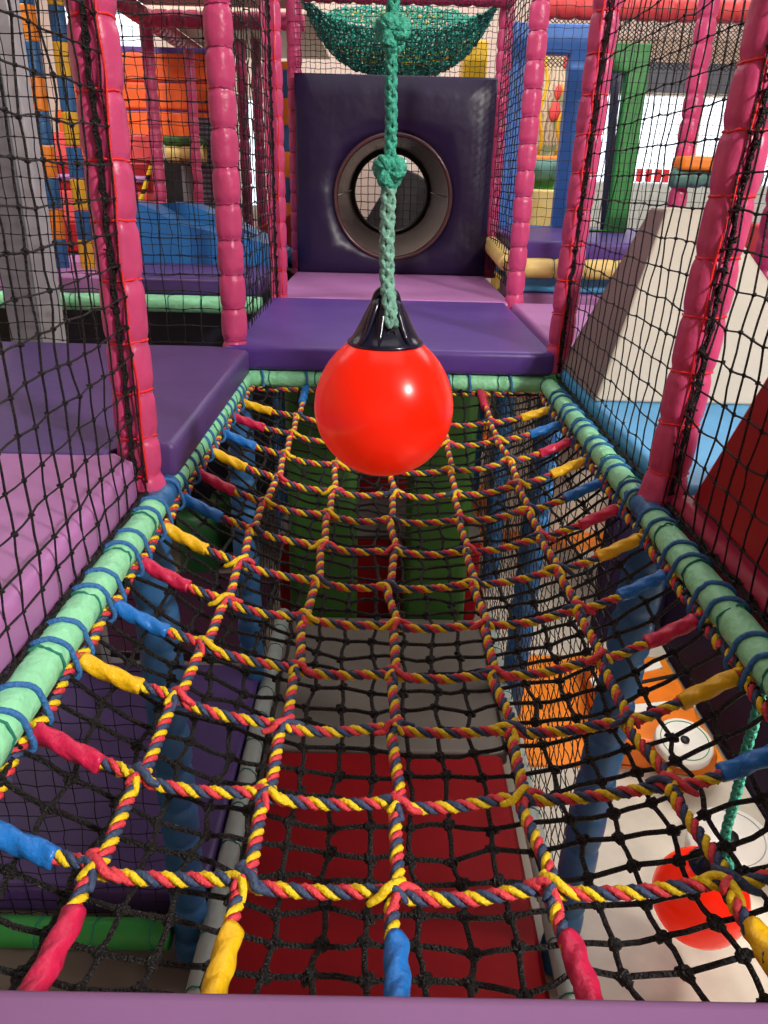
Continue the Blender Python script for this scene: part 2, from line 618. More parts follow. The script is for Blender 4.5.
ROWS = [.70 + .1785 * j for j in range(12)]
r1 = rail('padded_rail', (RL, .40, RZ), (RL, 1.66, RZ), 'mint padded rail beside the left lilac mat, lashed with blue cord', seed=21, group='mint rails round the rope net')
r2 = rail('padded_rail', (RL, 1.80, RZ), (RL, 2.93, RZ), 'mint padded rail beside the left purple mat, lashed with blue cord', seed=22, group='mint rails round the rope net')
r3 = rail('padded_rail', (RRR, .40, RZ), (RRR, 1.66, RZ), 'mint padded rail beside the red block, lashed with blue cord', seed=23, group='mint rails round the rope net')
r4 = rail('padded_rail', (RRR, 1.76, RZ), (RRR, 2.93, RZ), 'mint padded rail beside the sky blue mat and pyramid, lashed with blue cord', seed=24, group='mint rails round the rope net')
r5 = rail('padded_rail', (-.515, 2.968, RZ - .005), (.638, 2.968, RZ - .005), 'mint padded rail under the front edge of the violet deck mat', seed=25, group='mint rails round the rope net', R=.033)
for j, d in enumerate(ROWS):
    for o in (-.03, .03):
        dd = d + o + .02
        lashing(r1 if dd < 1.7 else r2, (RL, dd, RZ), 1)
        lashing(r3 if dd < 1.7 else r4, (RRR, dd, RZ), -1)
for x in (-.46, -.29, -.19, 0, .12, .26, .34, .5):
    lashing(r5, (x, 2.965, RZ), -1, 'x')
# blue sleeves joining the rails at the nearest posts
for (x, par, lab) in ((RL, r1, None), (RRR, r3, None)):
    m = MB()
    padtube(m, (x, 1.655, RZ), (x, 1.81, RZ), .0305, [.05, .1], seed=5, sides=20)
    m.build('joint_sleeve', BLUEV, par)['label'] = 'short blue sleeve at the rail joint'

# mats of the upper deck
MT, MBOT = -.60, -.685
prism('deck_mat', [(-2.0, .40), (-.553, .40), (-.553, 1.66), (-.632, 1.68), (-.632, 1.695), (-2.0, 1.695)], 2, -.70, MT, LILAC, bev=.018, seg=3)
tag(bpy.context.scene.objects['deck_mat'], 'lilac deck mat behind the nearest left net', 'mat', 'upper deck mats')
_o = prism('deck_mat', [(-2.0, 1.70), (-.632, 1.70), (-.632, 1.795), (-.500, 1.795), (-.500, 2.925), (-.632, 2.945), (-.632, 2.985), (-2.0, 2.985)], 2, -.70, MT - .006, PURPLE, bev=.018, seg=3); tag(_o, 'purple deck mat left of the rope net between two pink posts', 'mat', 'upper deck mats')
_o = pad('deck_mat', (-.60, 2.935, -.688), (.665, 4.26, -.597), PURPLE2); tag(_o, 'violet deck mat straight beyond the rope net', 'mat', 'upper deck mats')
_o = pad('deck_mat', (-.60, 4.265, -.688), (.70, 5.58, -.597), LILAC); tag(_o, 'lilac deck mat in front of the tunnel panel', 'mat', 'upper deck mats')
_o = pad('deck_mat', (.70, 3.02, -.70), (2.0, 4.28, -.60), LILAC); tag(_o, 'lilac deck mat behind the right pink posts, left of the pyramid', 'mat', 'upper deck mats')
_o = pad('deck_mat', (.698, 1.70, -.75), (2.0, 3.0, -.655), SKYBLUE); tag(_o, 'sky blue deck mat under the beige pyramid', 'mat', 'upper deck mats')
_o = pad('deck_mat', (-1.0, -.35, -.70), (1.1, .417, MT), LILACN, bev=.012); tag(_o, 'dusky lilac mat edge across the bottom of the view', 'mat', 'upper deck mats')
_o = pad('deck_mat', (.69, .40, -.75), (2.0, 1.69, -.665), vinyl('raspberry_vinyl', (166, 44, 76))); tag(_o, 'pinkish mat edge under the red block', 'mat', 'upper deck mats')

# beige pyramid and red block on the right
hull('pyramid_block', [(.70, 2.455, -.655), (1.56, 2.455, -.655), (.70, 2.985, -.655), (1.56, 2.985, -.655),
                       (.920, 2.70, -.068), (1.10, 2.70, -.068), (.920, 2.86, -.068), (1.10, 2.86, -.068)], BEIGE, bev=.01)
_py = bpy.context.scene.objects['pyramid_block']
_py.data.materials.append(vinyl('shaded_beige_vinyl', (140, 126, 124), .5, .12, 5, .05))  # darker beige: shade of the left face put into its colour
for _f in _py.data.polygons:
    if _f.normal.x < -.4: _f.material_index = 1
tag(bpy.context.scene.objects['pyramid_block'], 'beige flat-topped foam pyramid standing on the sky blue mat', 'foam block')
_o = prism('foam_ramp', [(1.655, -.665), (1.40, -.27), (1.12, .02), (.42, .06), (.42, -.665)], 0, .725, 1.95, REDV, bev=.012)
tag(_o, 'large red foam block with a sloping end behind the right near net', 'foam block')

# ------------------------------------------------------------------ rope crawl net
XS0 = A([-.338, -.157, .034, .231, .438])
XS1 = A([-.290, -.125, .045, .232, .402])
XM, HW = .062, .553


def zmid(d):
    k = [(.42, -.745), (.70, -.83), (.88, -.855), (1.06, -.873), (1.3, -.884), (1.8, -.882), (2.2, -.868), (2.66, -.815), (2.93, -.755)]
    return np.interp(d, [a for a, _ in k], [b for _, b in k])


def zrope(x, d):
    t = np.clip(np.abs((x - XM) / HW), 0, 1)
    e = -.745
    return e + (zmid(d) - e) * (1 - t ** 2.2)


ropenet = thing('rope_crawl_net', (XM, 1.7, -.85), 'sagging climbing net of twisted yellow, coral and navy rope below the red ball', 'climbing net')
nodes = np.zeros((12, 5, 3))
for j, d in enumerate(ROWS):
    f = j / 11
    xs = XS0 * (1 - f) + XS1 * f
    for i in range(5):
        dd = d + rng.normal(0, .006) + .012 * abs(i - 2) * (-.4)
        x = xs[i] + rng.normal(0, .004)
        nodes[j, i] = (x, dd, zrope(x, dd))
ROPE = [RY, RR, RN]
RAD = .0098
PITCH = .048
SLC = [SB, SY, SR]
for j, d in enumerate(ROWS):
    mb = MB()
    e0 = A([RL + .022, d + .028, RZ - .024]); e1 = A([RRR - .032, d + .020, RZ - .024])
    pts = [e0] + [nodes[j, i] + A([0, 0, .002]) for i in range(5)] + [e1]
    fine = []
    for a, b in zip(pts[:-1], pts[1:]):
        dx = b - a
        fine += [a + dx * .12 + A([0, -.004, 0]), (a + b) / 2 + A([0, rng.normal(0, .002), -.006 if abs(a[0] - b[0]) < .25 else -.002]), a + dx * .88 + A([0, .004, 0])]
    fine[0] = pts[0]
    fine.append(pts[-1])
    twist(mb, fine, RAD, PITCH, (0, 1, 2), phase=rng.uniform(0, 6))
    mb.build('cross_rope', ROPE, ropenet)
    for side, e, nd in ((0, e0, nodes[j, 0]), (1, e1, nodes[j, 4])):
        cm = [SR, SB, SY][j % 3] if side else [SB, SR, SY][j % 3]
        vec = nd - e
        Ls = .122 if side == 0 else .115
        ln = np.linalg.norm(vec)
        q = np.linspace(.012 / ln, min(.9, Ls / ln), 34)
        ctr = e + q[:, None] * vec + A([0, 0, -.001])
        ctr[:, 2] += np.interp(q * ln, [0, ln], [0, 0]) - .004 * np.sin(PI * q)
        s = q * ln
        th = np.arange(16) * 2 * PI / 16
        rr = .0142 * (1 + .10 * np.cos(3 * th[None] - 2 * PI * s[:, None] / PITCH * 1.0 + 1) + .014 * rng.standard_normal((34, 16)))
        rr[0] *= .9; rr[-1] *= .93
        m = MB(); m.tube(ctr, rr, 16, caps=True)
        m.build('rope_sleeve', cm, ropenet)['label'] = {SB: 'blue', SR: 'crimson', SY: 'yellow'}[cm] + ' shrink sleeve over the rope end'
        m = MB()
        for q2, c2 in ((-.006, 0), (.006, 1)):
            n = 14; tt = np.linspace(.2, 2 * PI - .2, n)
            sg = 1 if side == 0 else -1
            lp = e + np.stack([sg * (-.010 - .020 * (1 - np.cos(tt)) / 2 * 1 + .012 * 0 * tt), q2 + .008 * np.sin(tt) * (1 if c2 else -1), .016 * np.sin(tt)], 1)
            m.tube(lp, .0058, 6, (c2 + j) % 2)
        m.build('end_loop', [RY, RR], ropenet)

for i in range(5):
    mb = MB()
    x0, x1 = nodes[0, i, 0] * 1.03, nodes[-1, i, 0] * .98
    e0 = A([x0, .43, -.765]); e1 = A([x1, 2.925, RZ - .03])
    pts = [e0]
    for j in range(12):
        w = -.008
        pts.append(nodes[j, i] + A([w * .5, -.018, .003])); pts.append(nodes[j, i] + A([-w * .5, .018, .003]))
    pts.append(e1)
    twist(mb, pts, RAD, PITCH * .98, (0, 1, 2), phase=rng.uniform(0, 6), hand=1)
    mb.build('long_rope', ROPE, ropenet)
    for (e, nd, cm, Ls) in ((e0, nodes[0, i], [SR, SY, SB, SR, SY][i], .20), (e1, nodes[-1, i], [SB, SY, SR, SY, SR][i], .15)):
        vec = nd - e; ln = np.linalg.norm(vec)
        q = np.linspace(.0, Ls / ln, 40); s = q * ln
        ctr = e + q[:, None] * vec
        th = np.arange(16) * 2 * PI / 16
        rr = .0142 * (1 + .10 * np.cos(3 * th[None] - 2 * PI * s[:, None] / PITCH) + .014 * rng.standard_normal((40, 16)))
        m = MB(); m.tube(ctr, rr, 16)
        m.build('rope_sleeve', cm, ropenet)['label'] = {SB: 'blue', SR: 'crimson', SY: 'yellow'}[cm] + ' shrink sleeve over the rope end'
# splices where the ropes pass through each other: one strand of each rope lifted over the other
for j in range(12):
    for i in range(5):
        c = nodes[j, i]
        m = MB()
        k = int(rng.integers(0, 3))
        fl = 1 if rng.random() < .72 else -1
        for (ctl, mt, rad) in (
                ([(-.004, .030, .006), (-.010, .016, .012), (-.001, .006, .0185), (.010, -.004, .0175), (.018, -.010, .012), (.034, -.012, .004)], k, .0062),
                ([(-.034, .008, .004), (-.020, .008, .011), (-.008, .003, .0150), (.000, -.012, .0135), (.005, -.030, .006)], (k + 1) % 3, .0060),
                ([(.012, .010, .008), (.004, .002, .0165), (-.008, -.008, .014), (-.014, -.016, .006)], (k + 2) % 3, .0052)):
            q_, _ = resample(A(ctl) * A([fl, 1, 1]) + rng.normal(0, .0012, (len(ctl), 3)), .004)
            m.tube(q_ + c + A([0, 0, -.002]), rad * (.55 + .47 * np.sin(PI * np.linspace(0, 1, len(q_))) ** .5), 8, mt)
        m.build('splice', ROPE, ropenet)
# border rope along the rails
for side, (x, sg) in enumerate(((RL + .027, 1), (RRR - .027, -1))):
    dz = np.linspace(.42, 2.93, 60)
    pts = np.stack([x + .004 * np.sin(dz * 35), dz, RZ - .034 + .004 * np.cos(dz * 35)], 1)
    mb = MB(); twist(mb, pts, .0105, .046, (0, 1, 2), step=8)
    mb.build('border_rope', ROPE, ropenet)
xx = np.linspace(RL + .05, RRR - .05, 26)
mb = MB(); twist(mb, np.stack([xx, np.full(26, 2.925), np.full(26, RZ - .038)], 1), .0105, .046, (0, 1, 2), step=8)
mb.build('border_rope', ROPE, ropenet)
mb = MB(); twist(mb, np.stack([xx, np.full(26, .43), np.full(26, -.765)], 1), .0105, .046, (0, 1, 2), step=8)
mb.build('border_rope', ROPE, ropenet)

# black safety net under the rope net
def FB(u, v):
    x = -.50 + 1.125 * u
    d = .44 + 2.48 * v
    tx = 1 - np.abs(2 * u - 1) ** 2.6
    td = 1 - np.abs(2 * v - 1) ** 6
    z = RZ - .035 - .20 * tx * td
    return np.stack([x, d, z], -1)


mb = MB()
NB = net(mb, FB, 18, 41, .0040, .0, .0045, 6, wob=.0022)
for i in range(19):
    for j in range(42):
        c = NB[i, j]
        if c[1] < 1.7:
            blob(mb, c, .0088, 0, .14, hi=True)
            for s in (-1, 1):
                blob(mb, c + A([s * .005, rng.normal(0, .004), rng.normal(0, .002)]), .0062, 0, .12, hi=False)
        else:
            blob(mb, c, .0092, 0, .2)
_o = mb.build('safety_net', NETB)
tag(_o, 'knotted black safety net stretched under the coloured rope net', 'net')

# ------------------------------------------------------------------ side nets
def plane_net(name, label, o, du, dv, nu, nv, r, kr=0, jit=.004, mat=NETB, diamond=False, wob=.002, sides=4, bow=None, edge=None):
    o, du, dv = A(o, float), A(du, float), A(dv, float)
    nrm = np.cross(du, dv); nrm /= np.linalg.norm(nrm)

    def Fn(u, v):
        q = o + u[..., None] * du + v[..., None] * dv
        if bow:
            q = q + nrm * (bow * np.sin(PI * u) * np.sin(PI * v))[..., None]
        return q
    mb = MB()
    net(mb, Fn, nu, nv, r, kr, jit, sides, diamond=diamond, wob=wob)
    ob = mb.build(name, mat)
    tag(ob, label, 'net')
    if edge:
        for (p0, p1, rr) in edge:
            p0, p1 = A(p0, float), A(p1, float)
            L = np.linalg.norm(p1 - p0)
            n = max(20, int(L / .02))
            e = MB()
            for k in range(3):
                s = np.linspace(0, 1, n)
                pts = p0 + s[:, None] * (p1 - p0) + rng.standard_normal((n, 3)) * rr * .55
                e.tube(pts, rr * rng.uniform(.45, .7), 5)
            for k in range(int(L / .06)):
                c = p0 + (p1 - p0) * ((k + .5) * .06 / L)
                blob(e, c, rr * 1.5, 0, .35)
                dd = A([rng.uniform(-.6, .6), -1, rng.uniform(-.3, .5)]) * rr * 2.6
                e.tube(A([c, c + dd * .6, c + dd]), rr * .4, 4)
            e.build('net_edge', mat, ob)['label'] = 'bunched edge of the net laced along its support'
    return ob


ZT = 1.25
plane_net('side_net', 'black knotted net in front of the left lilac mat, nearest on the left', (XL + .020, .42, -.697), (0, 1.265, 0), (0, 0, 1.94), 20, 30, .0021, .0052, .0025, wob=.001,
          edge=[((XL, 1.688, -.66), (XL, 1.688, ZT), .006), ((XL + .021, .42, -.692), (XL + .021, 1.68, -.692), .006)])
plane_net('side_net', 'black knotted net in front of the red block, nearest on the right', (XR - .030, .42, -.69), (0, 1.265, 0), (.09, 0, 1.94), 22, 27, .0022, .005, .0025, wob=.001,
          edge=[((.693, 1.688, -.67), (.786, 1.688, ZT), .006), ((RRR + .035, .42, -.69), (RRR + .035, 1.68, -.69), .006)])
plane_net('side_net', 'black net with tall cells in front of the beige pyramid', (XR - .022, 1.79, -.69), (0, 1.165, 0), (.075, 0, 1.93), 19, 27, .0020, .0045, .002, wob=.001,
          edge=[((.690, 2.955, -.67), (.739, 2.955, ZT), .006), ((RRR + .035, 1.78, -.69), (RRR + .035, 2.94, -.69), .005)])
plane_net('side_net', 'black net along the far edge of the left purple mat', (-1.98, 3.0, -.60), (1.36, 0, 0), (0, 0, 1.85), 20, 29, .0020, .005, .0025, wob=.001)
plane_net('side_net', 'black net beside the violet deck mat, between two left pink posts', (XL + .005, 3.05, -.63), (0, 1.2, 0), (0, 0, 1.88), 19, 29, .0024, .005, .003,
          edge=[((XL + .005, 4.255, -.60), (XL + .005, 4.255, ZT), .006)])
plane_net('side_net', 'black net closing the gap above the tunnel panel', (XL, 5.50, .59), (1.24, 0, 0), (0, 0, .5), 40, 16, .0019, 0, .002, mat=NETF)
plane_net('side_net', 'black net right of the tunnel panel seen edge-on', (XR + .01, 4.36, -.55), (0, 1.15, 0), (0, 0, 1.65), 12, 40, .003, 0, .002, mat=NETF)
plane_net('side_net', 'finer black net farther back behind the left grey column', (-3.4, 4.28, -.50), (2.7, 0, 0), (0, 0, 1.7), 52, 33, .0018, 0, .003, mat=NETF)
plane_net('side_net', 'fine black net before the bright window at upper right', (.85, 5.15, -.25), (1.9, 0, 0), (0, 0, 1.6), 36, 30, .0016, 0, .002, mat=NETF)
plane_net('floating_shade_net', 'fine diagonal shade net above the blue and green panels', (1.0, 6.5, .78), (2.0, 0, 0), (0, 0, .35), 60, 12, .003, 0, .002, mat=NETF, diamond=True)  # unsupported net sheet
# lower level nets
plane_net('lower_net', 'thin square black net below the left near rail, over the lower purple mat', (-2.0, 1.80, -2.30), (1.36, 0, 0), (0, 0, 1.55), 26, 26, .0016, 0, .003, mat=NETF)
plane_net('lower_net', 'dense thin black net hanging under the right rail before the orange mat', (.625, 1.80, -2.17), (0, 2.6, 0), (0, 0, 1.41), 42, 26, .0019, 0, .003, mat=NETF)
plane_net('lower_net', 'dense black net hanging under the left rail, beyond the blue post', (-.53, 3.07, -2.17), (0, 1.4, 0), (0, 0, 1.41), 18, 18, .0020, 0, .003, mat=NETF)

# ------------------------------------------------------------------ hanging balls
def ball(c, label, r=.14, tilt=(0, 0), rope_top=3.0, knots=(), mark=False, worn=0.0, lean=0.0):
    c = A(c, float)
    t = thing('hanging_ball', c - A([0, 0, r]), label, 'ball', None)
    ax = A([tilt[0], tilt[1], 1.0]); ax /= np.linalg.norm(ax)
    u = A([1, 0, 0]) - ax * ax[0]; u /= np.linalg.norm(u)
    w = np.cross(ax, u)

    def lathe(prof, name, mat, n=48, fn=None):
        pr = A(prof)
        th = np.arange(n) * 2 * PI / n
        R = pr[:, 0][:, None] * np.ones((1, n))
        if fn: R = fn(R, th[None], pr[:, 1][:, None])
        V = c + R[..., None] * (np.cos(th)[None, :, None] * u + np.sin(th)[None, :, None] * w) + pr[:, 1][:, None, None] * ax
        m = MB(); m.grid(V, closed_v=True, caps=True)
        return m.build(name, mat, t)
    a = np.linspace(-PI / 2, PI / 2 - .48, 40)
    prof = [(r * math.cos(x) + 1e-5, r * math.sin(x) * (1 + .085 * math.sin(x) if x > 0 else 1)) for x in a]
    lathe(prof, 'ball', BALLRED, 64)['label'] = 'glossy red ball with added glow'
    h = r * .235 / .14 / 1.0
    k = r / .14
    cp = [(.040, .118), (.0735, .1165), (.0745, .120), (.0730, .124), (.0665, .130), (.0590, .141), (.0500, .157), (.0405, .177), (.0310, .199), (.0240, .214), (.016, .222), (.004, .223)]
    zm_ = lambda z_: .1275 + (z_ - .1165) / (.223 - .1165) * (.219 - .1275)
    cp = [(a_, zm_(b_)) for a_, b_ in cp]
    def ribs(R, th, z):
        f = np.clip((z / k - .138) / .05, 0, 1)
        return R * (1 + f * (.12 * np.cos(2 * th) - .05 + .05 * np.maximum(np.cos(6 * th), 0) ** 2))
    cap = lathe([(a_ * k, b_ * k) for a_, b_ in cp], 'collar', NAVY, 72, ribs)
    # eye of the collar: a ring standing on the neck, a small drain hole in front
    m = MB()
    th = np.arange(26) * 2 * PI / 26
    p = c + ax * .205 * k + (.021 * k * np.cos(th))[:, None] * u + (.026 * k * np.sin(th))[:, None] * ax
    m.tube(p, .0085 * k, 10, closed=True)
    m.build('eye', NAVY, cap)
    for aa in (-2.25, -.9, -1.75, .6, 2.5):
        m = MB()
        rr_ = A([(.070, zm_(.127)), (.060, zm_(.143)), (.050, zm_(.160)), (.041, zm_(.180)), (.030, zm_(.203)), (.022, zm_(.217))]) * k
        m.tube(A([c + q_[0] * (math.cos(aa) * u + math.sin(aa) * w) + q_[1] * ax for q_ in rr_]), A([.002, .0045, .006, .007, .007, .005]) * k, 8)
        m.build('rib', NAVY, cap)
    m = MB()
    hc = c + ax * .155 * k + u * .012 - w * .049 * k
    p = hc + (.0075 * k * np.cos(th))[:, None] * u + (.0075 * k * np.sin(th))[:, None] * (ax * .9 + w * .3)
    m.tube(p, .0022, 6, closed=True)
    m.build('drain_hole', BLACKV, cap)
    if mark:
        m = MB()
        q = c + ax * .150 * k + u * .028 - w * .048
        for dx in (-.004, .006):
            m.tube(A([q + u * dx, q + u * dx + ax * .018]), .0018, 4)
        m.build('printed_mark', MARK, cap)['label'] = 'small white printed mark'
    # rope
    e = c + ax * .197 * k
    top = A([e[0] + lean, e[1], rope_top])
    rp = None
    kz = [e[2]] + list(knots)
    m = MB()
    pts = [e + A([.010, -.042, -.030]) * k, e + A([.008, -.038, -.010]) * k, e + A([.005, -.026, .014]) * k, e + A([.002, -.006, .036]) * k, e + A([0, 0, .06])]
    z0 = e[2] + .07
    zz = np.linspace(z0, rope_top, 40)[1:]
    hi = knots[0] if len(knots) else rope_top
    low = [A([e[0] + (top[0] - e[0]) * (z - e[2]) / (rope_top - e[2]) + .0015 * math.sin(z * 23), e[1], z]) for z in zz]
    lo_pts = pts + [q for q in low if q[2] < hi] + [A([e[0] + (top[0] - e[0]) * (hi - e[2]) / (rope_top - e[2]), e[1], hi])]
    hi_pts = [lo_pts[-1]] + [q for q in low if q[2] > hi + .02]
    braid(m, lo_pts, .0145 * k, .085, 0)
    if len(hi_pts) > 2: braid(m, hi_pts, .0112 * k, .07, 1)
    rp = m.build('rope', [WORN if worn else TEALROPE, TEALROPE], t)
    rp['label'] = 'teal braided rope'
    for kz_ in knots:
        m = MB()
        tt = np.linspace(0, 2 * PI, 90, endpoint=False)
        s = .0072 * k
        q = np.stack([(np.sin(tt) + 2 * np.sin(2 * tt)) * s * .9, (np.cos(tt) - 2 * np.cos(2 * tt)) * s * .75, -np.sin(3 * tt) * s * 1.2], 1)
        q = np.stack([q[:, 0], q[:, 2], q[:, 1] * 1.25], 1)
        pos = A([e[0] + (top[0] - e[0]) * (kz_ - e[2]) / (rope_top - e[2]), e[1], kz_])
        q = q + pos
        qq = np.vstack([q, q[:2]])
        t_, n_, b_ = frames(qq)
        for j in range(4):
            ph = 2 * PI * j / 4 + np.arange(len(qq)) * .35
            m.tube(qq + .0072 * k * (np.cos(ph)[:, None] * n_ + np.sin(ph)[:, None] * b_), .0078 * k, 6)
        m.build('knot', TEALROPE, rp)
    return t


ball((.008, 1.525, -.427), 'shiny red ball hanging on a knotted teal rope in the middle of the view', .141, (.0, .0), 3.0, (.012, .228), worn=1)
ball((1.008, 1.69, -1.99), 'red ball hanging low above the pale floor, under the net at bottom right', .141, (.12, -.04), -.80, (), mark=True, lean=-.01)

# ------------------------------------------------------------------ tunnel panel
PD = 5.46
pc = P(393, 198, PD)
TR = .365
tp = thing('tunnel_panel', (.07, PD, -.59), 'dark purple padded panel with a round tunnel mouth at the end of the deck', 'panel')
bm = bmesh.new()
x0, x1, z0, z1 = -.578, .692, -.595, .592
NSEG = 48
inn, outr = [], []
for k in range(NSEG):
    a = 2 * PI * k / NSEG
    ca, sa = math.cos(a), math.sin(a)
    inn.append((pc[0] + TR * ca, pc[2] + TR * sa))
    sc = min([((x1 if ca > 0 else x0) - pc[0]) / ca if abs(ca) > 1e-6 else 1e9, ((z1 if sa > 0 else z0) - pc[2]) / sa if abs(sa) > 1e-6 else 1e9])
    outr.append([pc[0] + sc * ca, pc[2] + sc * sa])
for cx_, cz_ in ((x0, z0), (x1, z0), (x0, z1), (x1, z1)):
    k = min(range(NSEG), key=lambda i: (outr[i][0] - cx_) ** 2 + (outr[i][1] - cz_) ** 2)
    outr[k] = [cx_, cz_]
rings = []
for (dd, ins) in ((PD + .07, 0), (PD + .015, 0), (PD, .015)):
    ro = []
    for (x, z) in outr:
        ro.append(bm.verts.new((min(max(x, x0 + ins), x1 - ins), dd, min(max(z, z0 + ins), z1 - ins))))
    rings.append(ro)
mid = []
for fr in (.33, .66):
    mid.append([bm.verts.new((o_[0] * (1 - fr) + i_[0] * fr, PD - .012 + rng.normal(0, .004), o_[1] * (1 - fr) + i_[1] * fr)) for o_, i_ in zip(outr, inn)])
ri = [bm.verts.new((x, PD, z)) for x, z in inn]
rb = [bm.verts.new((x, PD + .07, z)) for x, z in inn]
seq = rings + mid + [ri, rb]
for a_, b_ in zip(seq[:-1], seq[1:]):
    for k in range(NSEG):
        bm.faces.new((a_[k], a_[(k + 1) % NSEG], b_[(k + 1) % NSEG], b_[k]))
bm_obj('padded_board', bm, DPURPLE, tp, bigflat=False)
th = np.arange(64) * 2 * PI / 64
m = MB()
prof = [(TR - .004, 2.1), (TR - .004, 1.5), (TR - .004, 1.0), (TR - .004, .5), (TR - .002, .05), (TR - .002, 0), (TR + .004, -.016), (TR + .014, -.022), (TR + .024, -.016), (TR + .026, -.002)]
V = np.stack([np.stack([pc[0] + R * np.cos(th), np.full(64, PD + dd), pc[2] + R * np.sin(th)], 1) for R, dd in prof])
m.grid(V, closed_v=True)
tb = m.build('tunnel_tube', TUBE, tp)
for sg in (-1, 1):
    m = MB()
    m.tube(A([(pc[0] + sg * (TR - .006), PD + .02, pc[2] + .01), (pc[0] + sg * (TR - .006), PD + 1.2, pc[2] + .01), (pc[0] + sg * (TR - .006), PD + 2.05, pc[2] + .01)]), .004, 5)
    m.build('seam', GREYTUBE, tb)['label'] = 'pale lengthwise seam'
m = MB(); ring(m, (pc[0], PD + 2.1, pc[2]), (0, 1, 0), TR - .012, .034, n=64, jit=0)
m.build('end_rim', BLACKV, tb)['label'] = 'dark far rim of the tunnel'

# teal hammock net above the panel
def FH(u, v):
    x = XL + .02 + 1.25 * u
    d = 5.70 + .9 * v
    e = np.abs(2 * u - 1)
    z = 1.06 - .41 * (1 - e ** 3) ** .85 * (1 - .85 * np.abs(2 * v - .75) ** 1.6)
    return np.stack([x, d, z], -1)


mb = MB()
net(mb, FH, 92, 58, .006, 0, .008, 3, mat=0, wob=.005)
for k in range(26):
    u = np.linspace(rng.uniform(0, .4), rng.uniform(.6, 1), 24)
    mb.tube(FH(u, np.full(24, rng.uniform(0, 1))) + A([0, 0, -.004]), .0045, 3, 1)
_o = mb.build('hammock_net', [NETT, NETY]); tag(_o, 'teal netting hammock sagging above the tunnel panel', 'net')
_o = pad('foam_block', P(462, 92, 6.9) * A([1, 0, 0]) + A([0, 6.9, FL]), P(489, 40, 6.9) * A([1, 0, 1]) + A([0, 7.2, 0]), vinyl('bright_yellow_vinyl', (240, 190, 20)), bev=.02)
tag(_o, 'bright yellow foam block behind the hammock net', 'foam block')

# padded beams overhead
def beam(p0, p1, label, R=.06, mat=PINKB, seed=0):
    L = np.linalg.norm(A(p1, float) - A(p0, float))
    t = thing('padded_beam', (A(p0, float) + A(p1, float)) / 2, label, 'beam', 'pink padded beams overhead')
    mb = MB(); padtube(mb, p0, p1, R, [.06 + .122 * k for k in range(int(L / .122))], seed=seed, sides=18)
    mb.build('vinyl_sleeve', mat, t)
    return t


beam((-1.88, 3.1, 1.1), (-1.88, 9.2, 1.1), 'pink padded beam running away overhead on the left', seed=31, R=.065)
beam((-1.88, 7.0, 1.1), (-.65, 7.0, 1.1), 'pink padded beam crossing under the cream boards at upper left', seed=32)
beam((XL + .05, 5.56, 1.03), (XR + .05, 5.56, 1.03), 'pink padded beam across the top of the gap above the tunnel panel', seed=33, R=.05)
beam((.98, 5.6, 1.0), (2.45, 5.6, 1.0), 'pink padded beam above the blue and green panels at upper right', seed=34, R=.065, mat=CORAL)
for k, (d0, d1) in enumerate(((4.4, 6.9), (7.1, 9.6))):
    _o = pad('ceiling_board', (-1.86, d0, 1.17), (-.62, d1, 1.2), CREAM, bev=.005)
    tag(_o, ['cream board of the upper deck nearest overhead at upper left', 'cream board of the upper deck beyond the pink cross beam'][k], 'deck board')

# ------------------------------------------------------------------ left background
cx = (P(20, 335, 3.2)[0] + P(62, 335, 3.2)[0]) / 2 - .03
t = thing('steel_column', (cx, 3.25, FL), 'tall grey steel column at the left behind the net', 'column')
pad('column_body', (cx - .085, 3.17, FL), (cx + .03, 3.34, 2.9), STEEL, t, bev=.006)
pad('flange', (cx + .03, 3.20, FL), (cx + .09, 3.31, 2.9), vinyl('light_grey_steel', (176, 174, 178)), t, bev=.006)
pad('base_plate', (cx - .13, 3.12, FL), (cx + .13, 3.40, FL + .02), STEEL, t, bev=.004)


def blocks_post(x, d, c1, c2, label, z0, z1, R=.05, h=.165, off=0):
    t = thing('striped_post', (x, d, z0), label, 'post', 'striped posts')
    n = int((z1 - z0) / h) + 1
    for k in range(n):
        mb = MB()
        zz0 = z0 + k * h
        padtube(mb, (x, d, zz0), (x, d, min(z1, zz0 + h)), R, [], seed=k, sides=18, bulge=.03)
        mb.build('sleeve_block', (c1, c2)[(k + off) % 2], t)['label'] = ('blue', 'orange', 'yellow')[0 if (c1, c2)[(k + off) % 2] is BLUEV else (1 if (c1, c2)[(k + off) % 2] is ORANGE else 2)] + ' sleeve block'
    return t


YEL = vinyl('yellow_sleeve_block', (232, 178, 40), .5, .2, 10, .08)
q = P(58, 247, 4.75); blocks_post(q[0], 4.75, BLUEV, ORANGE, 'orange and blue banded post at far left, right of the grey column', -.53, 1.4)
q = P(86, 247, 4.75); blocks_post(q[0], 4.75, BLUEV, YEL, 'yellow and blue banded post left of the nearest left pink post', -.53, 1.4, R=.041, off=1)
q = P(291, 215, 7.2); blocks_post(q[0], 7.2, BLUEV, ORANGE, 'orange and blue banded post seen left of the tunnel panel', -.61, .85, R=.062, h=.2)

rail('padded_rail', (-3.2, 4.33, -.655), (-.66, 4.33, -.655), 'mint padded rail of the farther left deck behind the nets', R=.045, seed=41, group='mint rails of the far decks')
_o = pad('deck_mat', (-3.2, 4.36, -.615), (-1.52, 5.6, -.525), LILAC); tag(_o, 'lilac mat on the farther left deck, below the red pads', 'mat', 'far deck mats')
_o = pad('deck_mat', (-1.51, 4.36, -.615), (-.66, 5.6, -.525), PURPLE); tag(_o, 'purple mat on the farther left deck, in front of the blue slide', 'mat', 'far deck mats')


